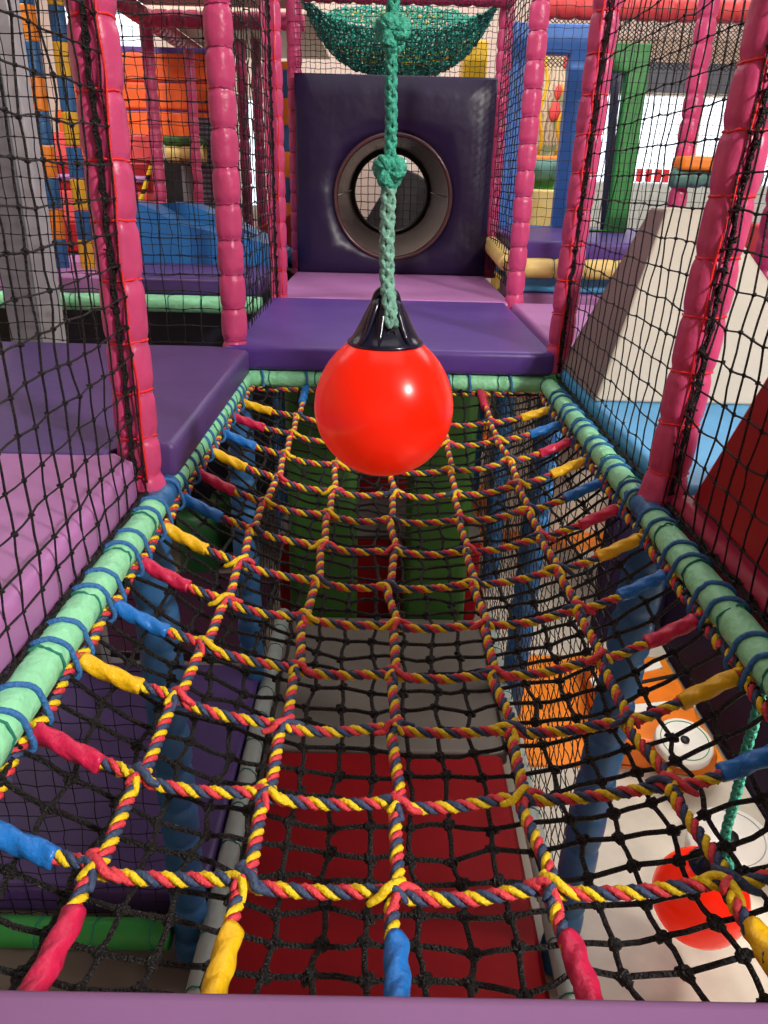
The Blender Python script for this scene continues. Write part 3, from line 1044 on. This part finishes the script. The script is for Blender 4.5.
def wave(name, d0, d1, prof, mat, label, cat):
    pts, _ = resample(A([(x, 0, z) for x, z in prof]), .03)
    poly = [(p[0], p[2]) for p in pts] + [(prof[-1][0], -.53), (prof[0][0], -.53)]
    o = prism(name, poly, 1, d0, d1, mat, bev=0)
    for f in o.data.polygons: f.use_smooth = False
    return tag(o, label, cat)


def pz(lst, d): return [(P(a, b, d)[0], P(a, b, d)[2]) for a, b in lst]


wave('foam_slide', 5.15, 5.5, pz([(100, 200), (132, 203), (150, 208), (175, 222), (205, 230), (240, 238), (280, 246)], 5.15), INFL, 'blue foam slide hump with a wavy top on the farther left deck', 'slide')
wave('foam_slide', 5.55, 5.9, pz([(150, 207), (165, 203), (185, 204), (205, 211), (230, 222), (262, 238), (285, 252)], 5.55), INFL, 'second blue foam slide hump just behind the front blue hump', 'slide')
_o = prism('foam_wedge', pz([(238, 236), (302, 208)], 6.3) + [(P(302, 208, 6.3)[0], -.61), (P(238, 208, 6.3)[0], -.61)], 1, 6.3, 6.7, vinyl('brick_red_vinyl', (190, 60, 34)), bev=.02); tag(_o, 'brick red foam wedge left of the tunnel panel', 'foam block')
_o = pad('foam_block', (P(262, 250, 6.1)[0], 6.0, -.60), (P(302, 250, 6.1)[0], 6.28, P(290, 250, 6.1)[2]), INFL, bev=.02); tag(_o, 'low blue foam block below the brick red wedge', 'foam block')
_o = pad('deck_plinth', (-3.25, 5.8, FL), (-.62, 8.0, -.62), BLACKV, bev=.01); tag(_o, 'dark base under the farther left deck', 'deck plinth')
# orange padded wall
t = thing('orange_wall_pad', (P(140, 140, 7.4)[0], 7.4, P(140, 140, 7.4)[2]), 'wall of three stacked orange pads with purple strips at upper left', 'panel')
for (ya, yb) in ((54, 79), (84, 107), (113, 139)):
    a, b = P(60, yb, 7.4), P(216, ya, 7.4)
    pad('orange_pad', (a[0], 7.4, a[2]), (b[0], 7.5, b[2]), DORANGE, t, bev=.02)
for (ya, yb) in ((48, 53), (79, 84), (107, 113)):
    a, b = P(60, yb, 7.4), P(216, ya, 7.4)
    pad('purple_strip', (a[0], 7.42, a[2]), (b[0], 7.5, b[2]), PURPLE2, t, bev=.004)
t = thing('coral_pad_stack', (P(100, 250, 6.6)[0], 6.6, -.53), 'stack of coral and red pads behind the banded posts', 'pads')
for (ya, yb, mm, nm) in ((134, 160, CORAL, 'coral_pad'), (162, 190, REDV, 'red_pad'), (176, 181, LILAC, 'lilac_strip'), (192, 222, CORAL, 'coral_pad'), (224, 262, REDV, 'red_pad')):
    a, b = P(56, yb, 6.6), P(148, ya, 6.6)
    if yb == 262: a[2] = -.61
    dd = 6.6 if nm != 'lilac_strip' else 6.57
    pad(nm, (a[0], dd, a[2]), (b[0], 6.9, b[2]), mm, t, bev=.02)
t = thing('foam_roller', P(188, 160, 7.2), 'cream roller with a green top, right below the orange wall pads', 'roller')
m = MB(); a, b = P(168, 152, 7.2), P(206, 152, 7.2); padtube(m, a, b, .085, [.12, .24]); m.build('roller_sleeve', YELLOWP, t)
a, b = P(166, 146, 7.2), P(204, 137, 7.2); pad('green_cap', (a[0], 7.1, a[2]), (b[0], 7.32, b[2]), DGREEN, t)
t = thing('dark_doorway_panel', P(186, 205, 7.6), 'black opening with grey slats below the cream roller', 'panel')
a, b = P(168, 222, 7.6), P(204, 160, 7.6); pad('dark_board', (a[0], 7.62, -.61), (b[0], 7.7, b[2]), BLACKV, t, bev=.004)
for k in range(3):
    a, b = P(184 + k * 4, 205, 7.58), P(186 + k * 4, 166, 7.58); pad('slat', (a[0], 7.58, a[2]), (b[0], 7.6, b[2]), STEEL, t, bev=.002)
a, b = P(203, 212, 7.3), P(218, 118, 7.3)
_o = pad('ribbed_ramp', (a[0], 7.3, -.61), (b[0], 7.5, b[2]), striped('grey_ribs', (120, 116, 136), (62, 60, 74), 2, .042), bev=.004); tag(_o, 'grey ribbed ramp just left of the second left pink post', 'ramp')
m = MB(); a, b = P(142, 196, 6.4), P(157, 148, 6.4); a = a + (a - b) * ((a[2] + .61) / (b[2] - a[2])); m.tube(np.linspace(a, b, 8), .018, 8)
_o = m.build('striped_pole', striped('yellow_black', (240, 200, 30), (30, 28, 26), 2, .1, .35)); tag(_o, 'thin slanted yellow and black striped pole below the orange wall pads', 'pole')


def slim_post(px, py0, py1, d, label, R=.045, mat=PINKB, seed=0, low=-.61):
    a, b = P(px, py0, d), P(px, py1, d)
    a[2] = low if low is not None else a[2]
    t = thing('slim_post', (a[0], d, a[2]), label, 'post', 'far pink posts')
    L = b[2] - a[2]
    mb = MB(); padtube(mb, (a[0], d, a[2]), (a[0], d, b[2]), R, [.05 + .122 * k for k in range(int(L / .122))], seed=seed, sides=16)
    mb.build('pink_sleeve', mat, t)
    return t


slim_post(166, 262, 25, 6.3, 'thin pink post in front of the orange wall pads, left one', seed=51)
slim_post(203, 262, 50, 6.9, 'thin pink post in front of the orange wall pads, right one', R=.04, seed=52)
slim_post(249, 240, 40, 7.6, 'thin dark pink post behind the net left of the deck', R=.045, seed=53, mat=MAGENTA, low=FL + 1.73)
slim_post(263, 240, 0, 8.4, 'farthest thin dark pink post behind the net left of the deck', R=.05, seed=54, mat=MAGENTA, low=FL)
# lower left
_o = pad('deck_mat', (-1.98, 1.80, -2.24), (-.535, 3.07, -2.13), PURPLE); tag(_o, 'dark purple mat on the lower deck at bottom left', 'mat', 'lower mats')
rail('padded_rail', (-2.0, 1.69, -2.19), (-.62, 1.69, -2.19), 'green padded rail in front of the lower purple mat at bottom left', R=.045, mat=GREEN, seed=61, pinch=.04)
for k, (px, py) in enumerate(((197, 497), (232, 520), (172, 530))):
    q = P(px, py, 4.5 + .32 * k)
    mb = MB()
    zb = FL
    hh = .38
    pr = [(.13, 0), (.14, .02), (.14, hh - .04), (.12, hh), (.001, hh)]
    V = np.stack([np.stack([q[0] + r_ * np.cos(th), q[1] + r_ * np.sin(th), np.full(64, zb + z_)], 1) for r_, z_ in pr])
    mb.grid(V, closed_v=True)
    o = mb.build('round_stool', vinyl('deep_green_vinyl', (26, 84, 40))); tag(o, ['green round foam stool under the left rail, leftmost at the back', 'green round foam stool under the left rail, nearest the blue post', 'green round foam stool under the left rail, farthest back'][k], 'stool', 'green stools on the lower level')
_o = pad('floor_mat', (-2.4, 3.4, FL), (-.62, 4.3, FL + .05), vinyl('plum_vinyl', (62, 24, 50)), bev=.01); tag(_o, 'plum mat on the ground left of the lower channel', 'mat', 'lower mats')
_o = pad('lower_wall_pad', (-2.6, 5.6, FL), (-.66, 5.75, -.72), vinyl('dark_navy_vinyl', (38, 44, 66))); tag(_o, 'dark navy pad wall at the back under the left deck', 'panel')  # one dark navy colour all over

# lower channel
_o = pad('floor_mat', (-.435, .5, -2.26), (.54, 2.545, -2.19), REDMAT); tag(_o, 'long red mat on the floor of the lower channel under the net', 'mat', 'lower mats')
_o = pad('floor_mat', (-.45, 2.55, -2.26), (.57, 3.62, -2.19), GREYMAT); tag(_o, 'grey mat beyond the red mat in the lower channel', 'mat', 'lower mats')
rail('padded_rail', (-.485, .5, -2.17), (-.495, 3.60, -2.17), 'pale grey padded edge along the left of the lower channel', R=.036, mat=GREYTUBE, seed=62, group='pale grey edges of the lower channel')
rail('padded_rail', (.585, .5, -2.17), (.605, 3.60, -2.17), 'pale grey padded edge along the right of the lower channel', R=.036, mat=GREYTUBE, seed=63, group='pale grey edges of the lower channel')
_o = pad('upright_pad', (-.47, 3.66, FL), (-.105, 3.82, -.85), DGREEN, bev=.05, seg=4); tag(_o, 'dark green upright pad left of the red step in the lower channel', 'panel')
_o = pad('upright_pad', (.15, 3.66, FL), (.49, 3.82, -.85), DGREEN, bev=.05, seg=4); tag(_o, 'dark green upright pad right of the red step in the lower channel', 'panel')
for k, (z0_, z1_, d0_, d1_) in enumerate(((FL, -1.81, 3.86, 4.41), (FL, -1.66, 4.415, 4.9), (FL, -1.40, 4.905, 5.4))):
    t = thing('foam_step', (0, d0_, z0_), ['lowest red foam step with a grey tread between the green upright pads', 'middle red foam step behind the green upright pads', 'top red foam step behind the green upright pads'][k], 'step', 'red foam steps')
    pad('riser', (-.55, d0_, z0_), (.58, d1_, z1_ - .03), REDMAT, t)
    pad('tread', (-.55, d0_, z1_ - .03), (.58, d1_, z1_), GREYMAT, t, bev=.01)

# lower right
for k, (d0_, d1_, mm, lab) in enumerate(((2.62, 3.47, ORANGE, 'orange floor mat behind the thin black net under the right rail'), (4.75, 6.0, ORANGE, 'farther orange floor mat behind the thin black net'),
                                      (7.2, 8.4, DORANGE, 'farthest deep orange floor mat seen under the deck'))):
    _o = pad('floor_mat', (.66, d0_, FL), (1.55 if k == 0 else 2.4, d1_, FL + .04), mm, bev=.01); tag(_o, lab, 'mat', 'lower mats')
for k, (d0_, d1_) in enumerate(((.45, 2.615), (3.475, 4.745))):
    _o = pad('floor_mat', (.655, d0_, FL), (1.575, d1_, FL + .04), vinyl('ivory_vinyl', (206, 196, 180)), bev=.01); tag(_o, ['pale ivory floor mat below the lower red ball', 'pale ivory floor mat between the two orange floor mats'][k], 'mat', 'lower mats')
_o = pad('lower_wall_pad', (1.20, 3.62, FL + .045), (1.572, 3.72, -.78), MATS.get('blackish_purple_vinyl') or vinyl('blackish_purple_vinyl', (30, 17, 48), .7, .1, 4, .1, .2)); tag(_o, 'dark purple wall pad facing the camera under the right deck, behind the striped cushion', 'panel')
_o = pad('lower_wall_pad', (1.58, 1.6, FL), (1.68, 3.9, -.78), vinyl('blackish_purple_vinyl', (30, 17, 48), .7, .1, 4, .1, .2)); tag(_o, 'long dark purple wall pad running along the right side under the right deck', 'panel')
# fish-striped pad
t = thing('striped_cushion', (1.25, 2.95, FL + .05), 'orange cushion with white and black stripes by the lower purple wall', 'cushion')
cu = [(1.00, 2.62), (1.44, 2.52), (1.46, 3.05), (1.28, 3.30), (1.05, 3.28)]
prism('orange_body', cu, 2, FL + .05, FL + .20, vinyl('cushion_orange', (226, 118, 24)), t, bev=.03, seg=3)
for (a_, b_, mm, nm) in (((1.02, 3.00), (1.40, 3.16), WHITEP, 'white_stripe'), ((1.02, 2.93), (1.44, 3.07), BLACKV, 'black_stripe'), ((1.01, 2.78), (1.45, 2.86), WHITEP, 'white_stripe')):
    w = .055 if mm is WHITEP else .02
    prism(nm, [(a_[0], a_[1] - w / 2), (b_[0], b_[1] - w / 2), (b_[0], b_[1] + w / 2), (a_[0], a_[1] + w / 2)], 2, FL + .19, FL + .206, mm, t, bev=0)


def disc(c, R, H, label, hub, ringmat, tilt=(0, 0, 1)):
    t = thing('padded_disc', c, label, 'disc', 'white discs on the lower floor')
    ax = A(tilt, float); ax /= np.linalg.norm(ax)
    u = A([1, 0, 0]) - ax * ax[0]; u /= np.linalg.norm(u); w = np.cross(ax, u)
    pr = [(R * .9, 0), (R, .012), (R, H - .012), (R * .94, H), (.001, H)]
    V = np.stack([c + r_ * (np.cos(th)[:, None] * u + np.sin(th)[:, None] * w) + z_ * ax for r_, z_ in pr])
    m = MB(); m.grid(V, closed_v=True); m.build('disc_body', WHITEP, t)
    m = MB()
    V = np.stack([c + r_ * (np.cos(th)[:, None] * u + np.sin(th)[:, None] * w) + z_ * ax for r_, z_ in [(hub, H), (hub, H + .008), (.001, H + .008)]])
    m.grid(V, closed_v=True); m.build('hub', BLACKV, t)['label'] = 'black centre'
    m = MB(); ring(m, c + ax * (H + .001), ax, R * .82, .002, jit=0, n=48); m.build('printed_ring', ringmat, t)


disc(A([1.29, 2.56, FL + .20]), .118, .05, 'white round disc with a thin green ring and a small black centre', .018, GREEN, (.0, -.25, 1))
disc(A([1.35, 2.16, FL + .03]), .15, .10, 'white round disc with a large black centre near the lower red ball', .032, GREYTUBE, (-.15, -.1, 1))

# ------------------------------------------------------------------ right background
# raised deck
_o = pad('deck_mat', (.80, 4.72, -.42), (3.0, 6.3, -.31), PURPLE2); tag(_o, 'violet mat of the raised deck before the blue panel', 'mat', 'far deck mats')
rail('padded_rail', (.73, 4.70, -.46), (3.0, 4.70, -.46), 'pale yellow padded rail along the front of the raised deck', R=.055, mat=YELLOWP, seed=71, pinch=.1, group='pale yellow rails')
rail('padded_rail', (.74, 4.78, -.44), (.74, 5.6, -.40), 'pale yellow padded rail running back beside the tunnel panel', R=.055, mat=YELLOWP, seed=72, ties=False, group='pale yellow rails')
_o = pad('foam_block', (.82, 4.80, -.61), (2.6, 5.9, -.425), SKYBLUE); tag(_o, 'blue foam strip under the pale yellow rail', 'foam block')
_o = pad('foam_block', (.82, 4.78, -.72), (2.6, 5.6, -.615), LILAC); tag(_o, 'lilac foam strip under the raised deck', 'foam block')
_o = pad('foam_block', (.84, 4.80, -1.2), (3.0, 5.9, -.725), GREEN); tag(_o, 'green foam block lowest under the raised deck', 'foam block')
_o = pad('foam_block', (.86, 5.05, FL), (3.0, 5.9, -1.205), vinyl('ivory_vinyl', (206, 196, 180))); tag(_o, 'large ivory block on the floor under the raised deck, seen through the thin black net', 'foam block')
# blue arch panel with a tall opening
bd = 6.2
def panel_with_hole(name, label, d, outer, hole, mat, th_=.12):
    (a0, b0), (a1, b1) = outer
    (h0, g0), (h1, g1) = hole
    bm = bmesh.new()
    def v(x, z, dd): return bm.verts.new((x, dd, z))
    O = [(a0, b0), (a1, b0), (a1, b1), (a0, b1)]
    Hh = [(h0, g0), (h1, g0), (h1, g1), (h0, g1)]
    fo, fh = [v(*p, d) for p in O], [v(*p, d) for p in Hh]
    bo, bh = [v(*p, d + th_) for p in O], [v(*p, d + th_) for p in Hh]
    for i in range(4):
        j = (i + 1) % 4
        bm.faces.new((fo[i], fo[j], fh[j], fh[i]))
        bm.faces.new((bo[j], bo[i], bh[i], bh[j]))
        bm.faces.new((fo[j], fo[i], bo[i], bo[j]))
        bm.faces.new((fh[i], fh[j], bh[j], bh[i]))
    o = bm_obj(name, bm, mat, None, .012, 2)
    return tag(o, label, 'panel')


a = P(497, 218, bd); b = P(594, 24, bd); h0 = P(526, 160, bd); h1 = P(566, 54, bd)
panel_with_hole('arch_panel', 'tall blue padded panel with a rectangular opening at upper right', bd, ((a[0], -.31), (P(585, 130, bd)[0] + .12, b[2])), ((h0[0], -.306), (P(566, 100, bd)[0], h1[2])), PANELBLUE)
gd = 5.75
panel_with_hole('arch_panel', 'green padded arch panel before the bright window', gd, ((P(592, 130, gd)[0], -.31), (P(641, 130, gd)[0], P(641, 43, gd)[2])), ((P(596, 130, gd)[0], -.306), (P(620, 130, gd)[0], P(620, 72, gd)[2])), GREEN, .1)
# mural wall with yellow cords seen through the blue opening
t = thing('painted_board', (P(545, 100, 8.2)[0], 8.2, FL), 'painted board with pale swirls, leaves and red birds behind the blue opening', 'mural')
pad('board', (P(505, 160, 8.2)[0], 8.2, FL), (P(590, 160, 8.2)[0], 8.26, P(550, 30, 8.2)[2]), MURAL, t, bev=.004)
for (c0, c1) in (((538, 155), (548, 54)), ((555, 155), (566, 84))):
    m = MB(); m.tube(np.linspace(P(*c0, 8.1), P(*c1, 8.1), 12) + A([[.02 * math.sin(k), 0, 0] for k in range(12)]), .016, 6); m.build('yellow_trim', SY, t)
for (px, py, s) in ((555, 112, .10), (558, 92, .06), (566, 62, .05)):
    m = MB(); blob(m, (0, 0, 0), 1, 0, .12, hi=True)
    m.v[0] = m.v[0] * A([s * .5, .012, s]) + P(px, py, 8.19); m.build('painted_bird', CORAL, t)
a = P(500, 168, 7.8); b = P(566, 157, 7.8); _o = pad('ledge_pad', (a[0], 7.6, a[2]), (b[0], 7.9, b[2]), ORANGE); tag(_o, 'orange ledge pad below the painted board', 'pad')
t = thing('foam_roller', P(540, 180, 7.5), 'grey green roller below the orange ledge pad in the blue opening', 'roller')
m = MB(); padtube(m, P(500, 170, 7.5), P(564, 170, 7.5), .085, [.15 * k for k in range(1, 5)]); m.build('roller_sleeve', TEALG, t)
a = P(500, 195, 7.7); b = P(560, 176, 7.7); _o = pad('foam_block', (a[0], 7.7, FL), (b[0], 7.9, b[2]), vinyl('lime_vinyl', (110, 196, 90))); tag(_o, 'lime green foam block seen low in the blue opening', 'foam block')
a = P(500, 207, 7.3); b = P(560, 190, 7.3); _o = pad('foam_block', (a[0], 7.3, FL), (b[0], 7.5, b[2]), YELLOWP); tag(_o, 'pale yellow foam block lowest in the blue opening', 'foam block')
# right pink post, roller and orange pad
slim_post(675, 215, -10, 4.9, 'slanting-looking pink post before the bright window at upper right', R=.052, seed=55, mat=PINK, low=-.31)
t = thing('foam_roller', P(692, 178, 4.88), 'teal roller with an orange pad on it at upper right', 'roller')
m = MB(); padtube(m, P(672, 178, 4.80), P(760, 178, 4.80), .05, [.09 * k for k in range(1, 6)]); m.build('roller_sleeve', TEALG, t)
a = P(676, 170, 4.8); b = P(760, 158, 4.8); pad('orange_pad', (a[0], 4.72, a[2]), (b[0], 4.90, b[2]), ORANGE, t)
slim_post(752, 330, -10, 3.3, 'dark magenta post half hidden behind the nearest right pink post', R=.05, seed=56, mat=MAGENTA, low=-.60)
a = P(742, 305, 4.4); b = P(800, 225, 4.4); zc_ = P(770, 306, 4.2)[2]; _o = pad('foam_block', (a[0], 4.3, zc_), (b[0], 4.6, b[2]), CORAL); tag(_o, 'coral pad at the right edge behind the pyramid', 'pad')
a = P(735, 345, 4.2); b = P(800, 305, 4.2); _o = pad('foam_block', (a[0], 4.1, FL), (b[0], 4.6, zc_), LILAC); tag(_o, 'lilac pad below the coral pad at the right edge', 'pad')
q = P(746, 268, 3.25)
m = MB()
tt = np.linspace(0, 2 * PI, 60, endpoint=False)
kq = np.stack([(np.sin(tt) + 2 * np.sin(2 * tt)) * .008, -np.sin(3 * tt) * .01, (np.cos(tt) - 2 * np.cos(2 * tt)) * .012], 1) + q + A([-.05, -.06, 0])
m.tube(np.vstack([kq, kq[:1]]), .012, 7)
_o = m.build('floating_rope_knot', [RY]); tag(_o, 'small yellow rope knot beside the nearest right pink post', 'knot')  # knot floats in the air
m = MB(); m.tube(np.linspace(P(606, 214, 6.0) * A([1, 1, 0]) + A([0, 0, -.31]), P(617, 62, 6.0), 6), .03, 8)
_o = m.build('navy_pole', vinyl('navy_pole_paint', (70, 72, 104))); tag(_o, 'slim navy pole inside the green arch', 'pole')

# ------------------------------------------------------------------ the hall
def plate(name, lo, hi, mat): return struct(pad(name, lo, hi, mat, bev=0))


FLOORM = vinyl('pale_floor', (140, 130, 118), .5, .05, 3, .06)
WALLM = vinyl('pale_wall', (226, 204, 192), .7, .05, 3, .05)
TANW = vinyl('tan_brick', (196, 172, 152), .7, .1, 8, .08)
GREYB = vinyl('grey_beam_paint', (92, 94, 104), .6, .05, 4, .06)
plate('floor', (-7, -5, FL - .1), (8, 12, FL), FLOORM)
plate('ceiling', (-7, -5, 3.4), (8, 12, 3.5), vinyl('ceiling_board_paint', (190, 186, 182), .7, .05, 3, .05))
plate('wall_left', (-7.1, -5, FL), (-7, 12, 3.4), WALLM)
plate('wall_right', (8, -5, FL), (8.1, 12, 3.4), WALLM)
plate('wall_front', (-7, -5.1, FL), (8, -5, 3.4), WALLM)
BD = 10.4
plate('wall_back', (-7, BD + .1, FL), (8, BD + .3, 3.4), WALLM)
plate('trim_1', (2.2, BD - .04, P(700, 93, BD)[2]), (7.9, BD + .1, P(700, 64, BD)[2]), GREYB)
plate('trim_2', (2.2, BD, P(700, 64, BD)[2]), (7.9, BD + .1, P(700, 38, BD)[2]), TANW)
WG = emitter('daylight_glass', (238, 246, 255), 2.2)
def window(n, xa, xb, za, zb, bars=2):
    t = bpy.data.objects.new('window_%d' % n, None); COL.objects.link(t); t.location = ((xa + xb) / 2, BD, za + ZC); t['kind'] = 'structure'
    pad('glass', (xa, BD + .03, za), (xb, BD + .06, zb), WG, t, bev=0)
    fm = MB()
    f = pad('window_frame', (xa - .05, BD, za - .06), (xb + .05, BD + .04, za), WHITEP, t, bev=.004)
    pad('window_frame', (xa - .05, BD, zb), (xb + .05, BD + .04, zb + .05), WHITEP, t, bev=.004)
    for k in range(bars + 1):
        x = xa + (xb - xa) * k / bars
        pad('mullion', (x - .03, BD, za), (x + .03, BD + .045, zb), WHITEP, t, bev=.004)


window(1, 2.5, 7.6, P(650, 205, BD)[2], P(650, 96, BD)[2], 4)
window(2, P(284, 200, BD)[0], P(300, 200, BD)[0], P(290, 214, BD)[2], P(290, 90, BD)[2], 1)
window(3, P(398, 180, BD)[0] , P(408, 180, BD)[0], P(400, 178, BD)[2], P(400, 160, BD)[2], 1)
window(4, P(60, 60, BD)[0], P(150, 60, BD)[0], P(100, 75, BD)[2], P(100, -20, BD)[2], 2)
window(5, P(238, 150, BD)[0], P(262, 150, BD)[0], P(250, 205, BD)[2], P(250, 100, BD)[2], 1)
# red lettering strip on the far window
t = thing('red_lettered_strip', P(655, 182, 10.0), 'strip of blurred red letter blocks across the far bright window', 'sign')
xa, xb = P(628, 175, 10.0)[0], P(690, 175, 10.0)[0]
za, zb = P(650, 182, 10.0)[2], P(650, 169, 10.0)[2]
n = 7
for k in range(n):
    x = xa + (xb - xa) * k / n
    w = (xb - xa) / n * rng.uniform(.6, .8)
    pad('letter', (x, 10.0, za), (x + w, 10.02, zb), vinyl('red_letter', (230, 40, 50)), t, bev=.004)
_o = pad('low_wall', (2.4, 9.9, FL), (6.5, 10.1, P(650, 183, 10)[2]), vinyl('pale_sill_paint', (200, 205, 200))); tag(_o, 'pale low wall below the red letters', 'wall')
# behind the tunnel
plane_net('floating_far_net', 'wide square net seen through the tunnel', (-.9, 8.6, -.6), (1.9, 0, 0), (0, 0, 1.5), 26, 20, .0045, 0, .003, mat=NETF)
pts = pz([(352, 240), (362, 226), (378, 200), (394, 176), (404, 168), (418, 174), (440, 190), (462, 204), (470, 240)], 9.0)
pts[0] = (pts[0][0], FL); pts[-1] = (pts[-1][0], FL)
_o = prism('dark_slide', pts, 1, 9.0, 9.6, DARKGREY, bev=.02); tag(_o, 'dark grey humped slide seen through the tunnel', 'slide')

# ------------------------------------------------------------------ camera, light
cam = bpy.data.cameras.new('camera')
cam.lens = F / 1024 * 36
cam.sensor_width = 36
co = bpy.data.objects.new('camera', cam)
COL.objects.link(co)
from mathutils import Matrix
co.matrix_world = Matrix(((CR[0], -CD[0], -CF[0], 0), (CR[1], -CD[1], -CF[1], 0), (CR[2], -CD[2], -CF[2], ZC), (0, 0, 0, 1)))
cam.clip_start = .02
bpy.context.scene.camera = co


def area(name, loc, target, size, power, col=(1, 1, 1), sy=None):
    l = bpy.data.lights.new(name, 'AREA')
    l.energy = power
    l.color = col
    l.size = size
    if sy:
        l.shape = 'RECTANGLE'; l.size_y = sy
    o = bpy.data.objects.new(name, l)
    COL.objects.link(o)
    o.location = (loc[0], loc[1], loc[2] + ZC)
    d = Vector(target) - Vector(loc)
    o.rotation_euler = d.to_track_quat('-Z', 'Y').to_euler()
    return o


area('key_lamp', (3.9, -2.1, 3.0), (.2, 1.6, -.8), .55, 430, (1, .95, .88))
area('ceiling_lamp', (.2, 3.2, 3.3), (.2, 3.2, -1), 3.0, 45, (1, .97, .94), 5)
area('ceiling_lamp', (-3.5, 6.0, 3.3), (-3.2, 6.0, -1), 3.0, 80, (1, .97, .94), 4)
area('ceiling_lamp', (3.2, 6.5, 3.3), (3.0, 6.5, -1), 3.0, 150, (1, .98, .96), 4)
area('ceiling_lamp', (0, 8.6, 3.3), (0, 8.6, -1), 2.0, 70, (1, .97, .95), 3)
area('added_low_fill', (1.48, 1.60, -1.25), (.95, 1.75, -2.35), .15, 7.5, (1, .93, .84))  # unseen fill added right of the lower ball, throws its shadow left
area('added_low_fill', (1.25, 3.0, -.80), (1.0, 3.0, -2.35), .6, 18, (1, .95, .88))  # added fill to brighten the floor under the right deck
area('added_low_fill', (1.8, 5.4, -1.0), (1.2, 5.2, -2.35), .8, 40, (1, .95, .9))  # added fill for the far floor below the raised deck
area('orange_pad_fill', (-2.2, 3.9, 2.6), (-2.2, 7.4, .4), .8, 110, (1, .95, .9))  # unseen light added to brighten the orange wall pads
w = bpy.data.worlds.new('hall_air')
bpy.context.scene.world = w
w.use_nodes = True
w.node_tree.nodes['Background'].inputs[0].default_value = (.9, .92, 1, 1)
w.node_tree.nodes['Background'].inputs[1].default_value = .10
vs = bpy.context.scene.view_settings
vs.view_transform = 'Standard'
vs.look = 'None'
vs.exposure = 0
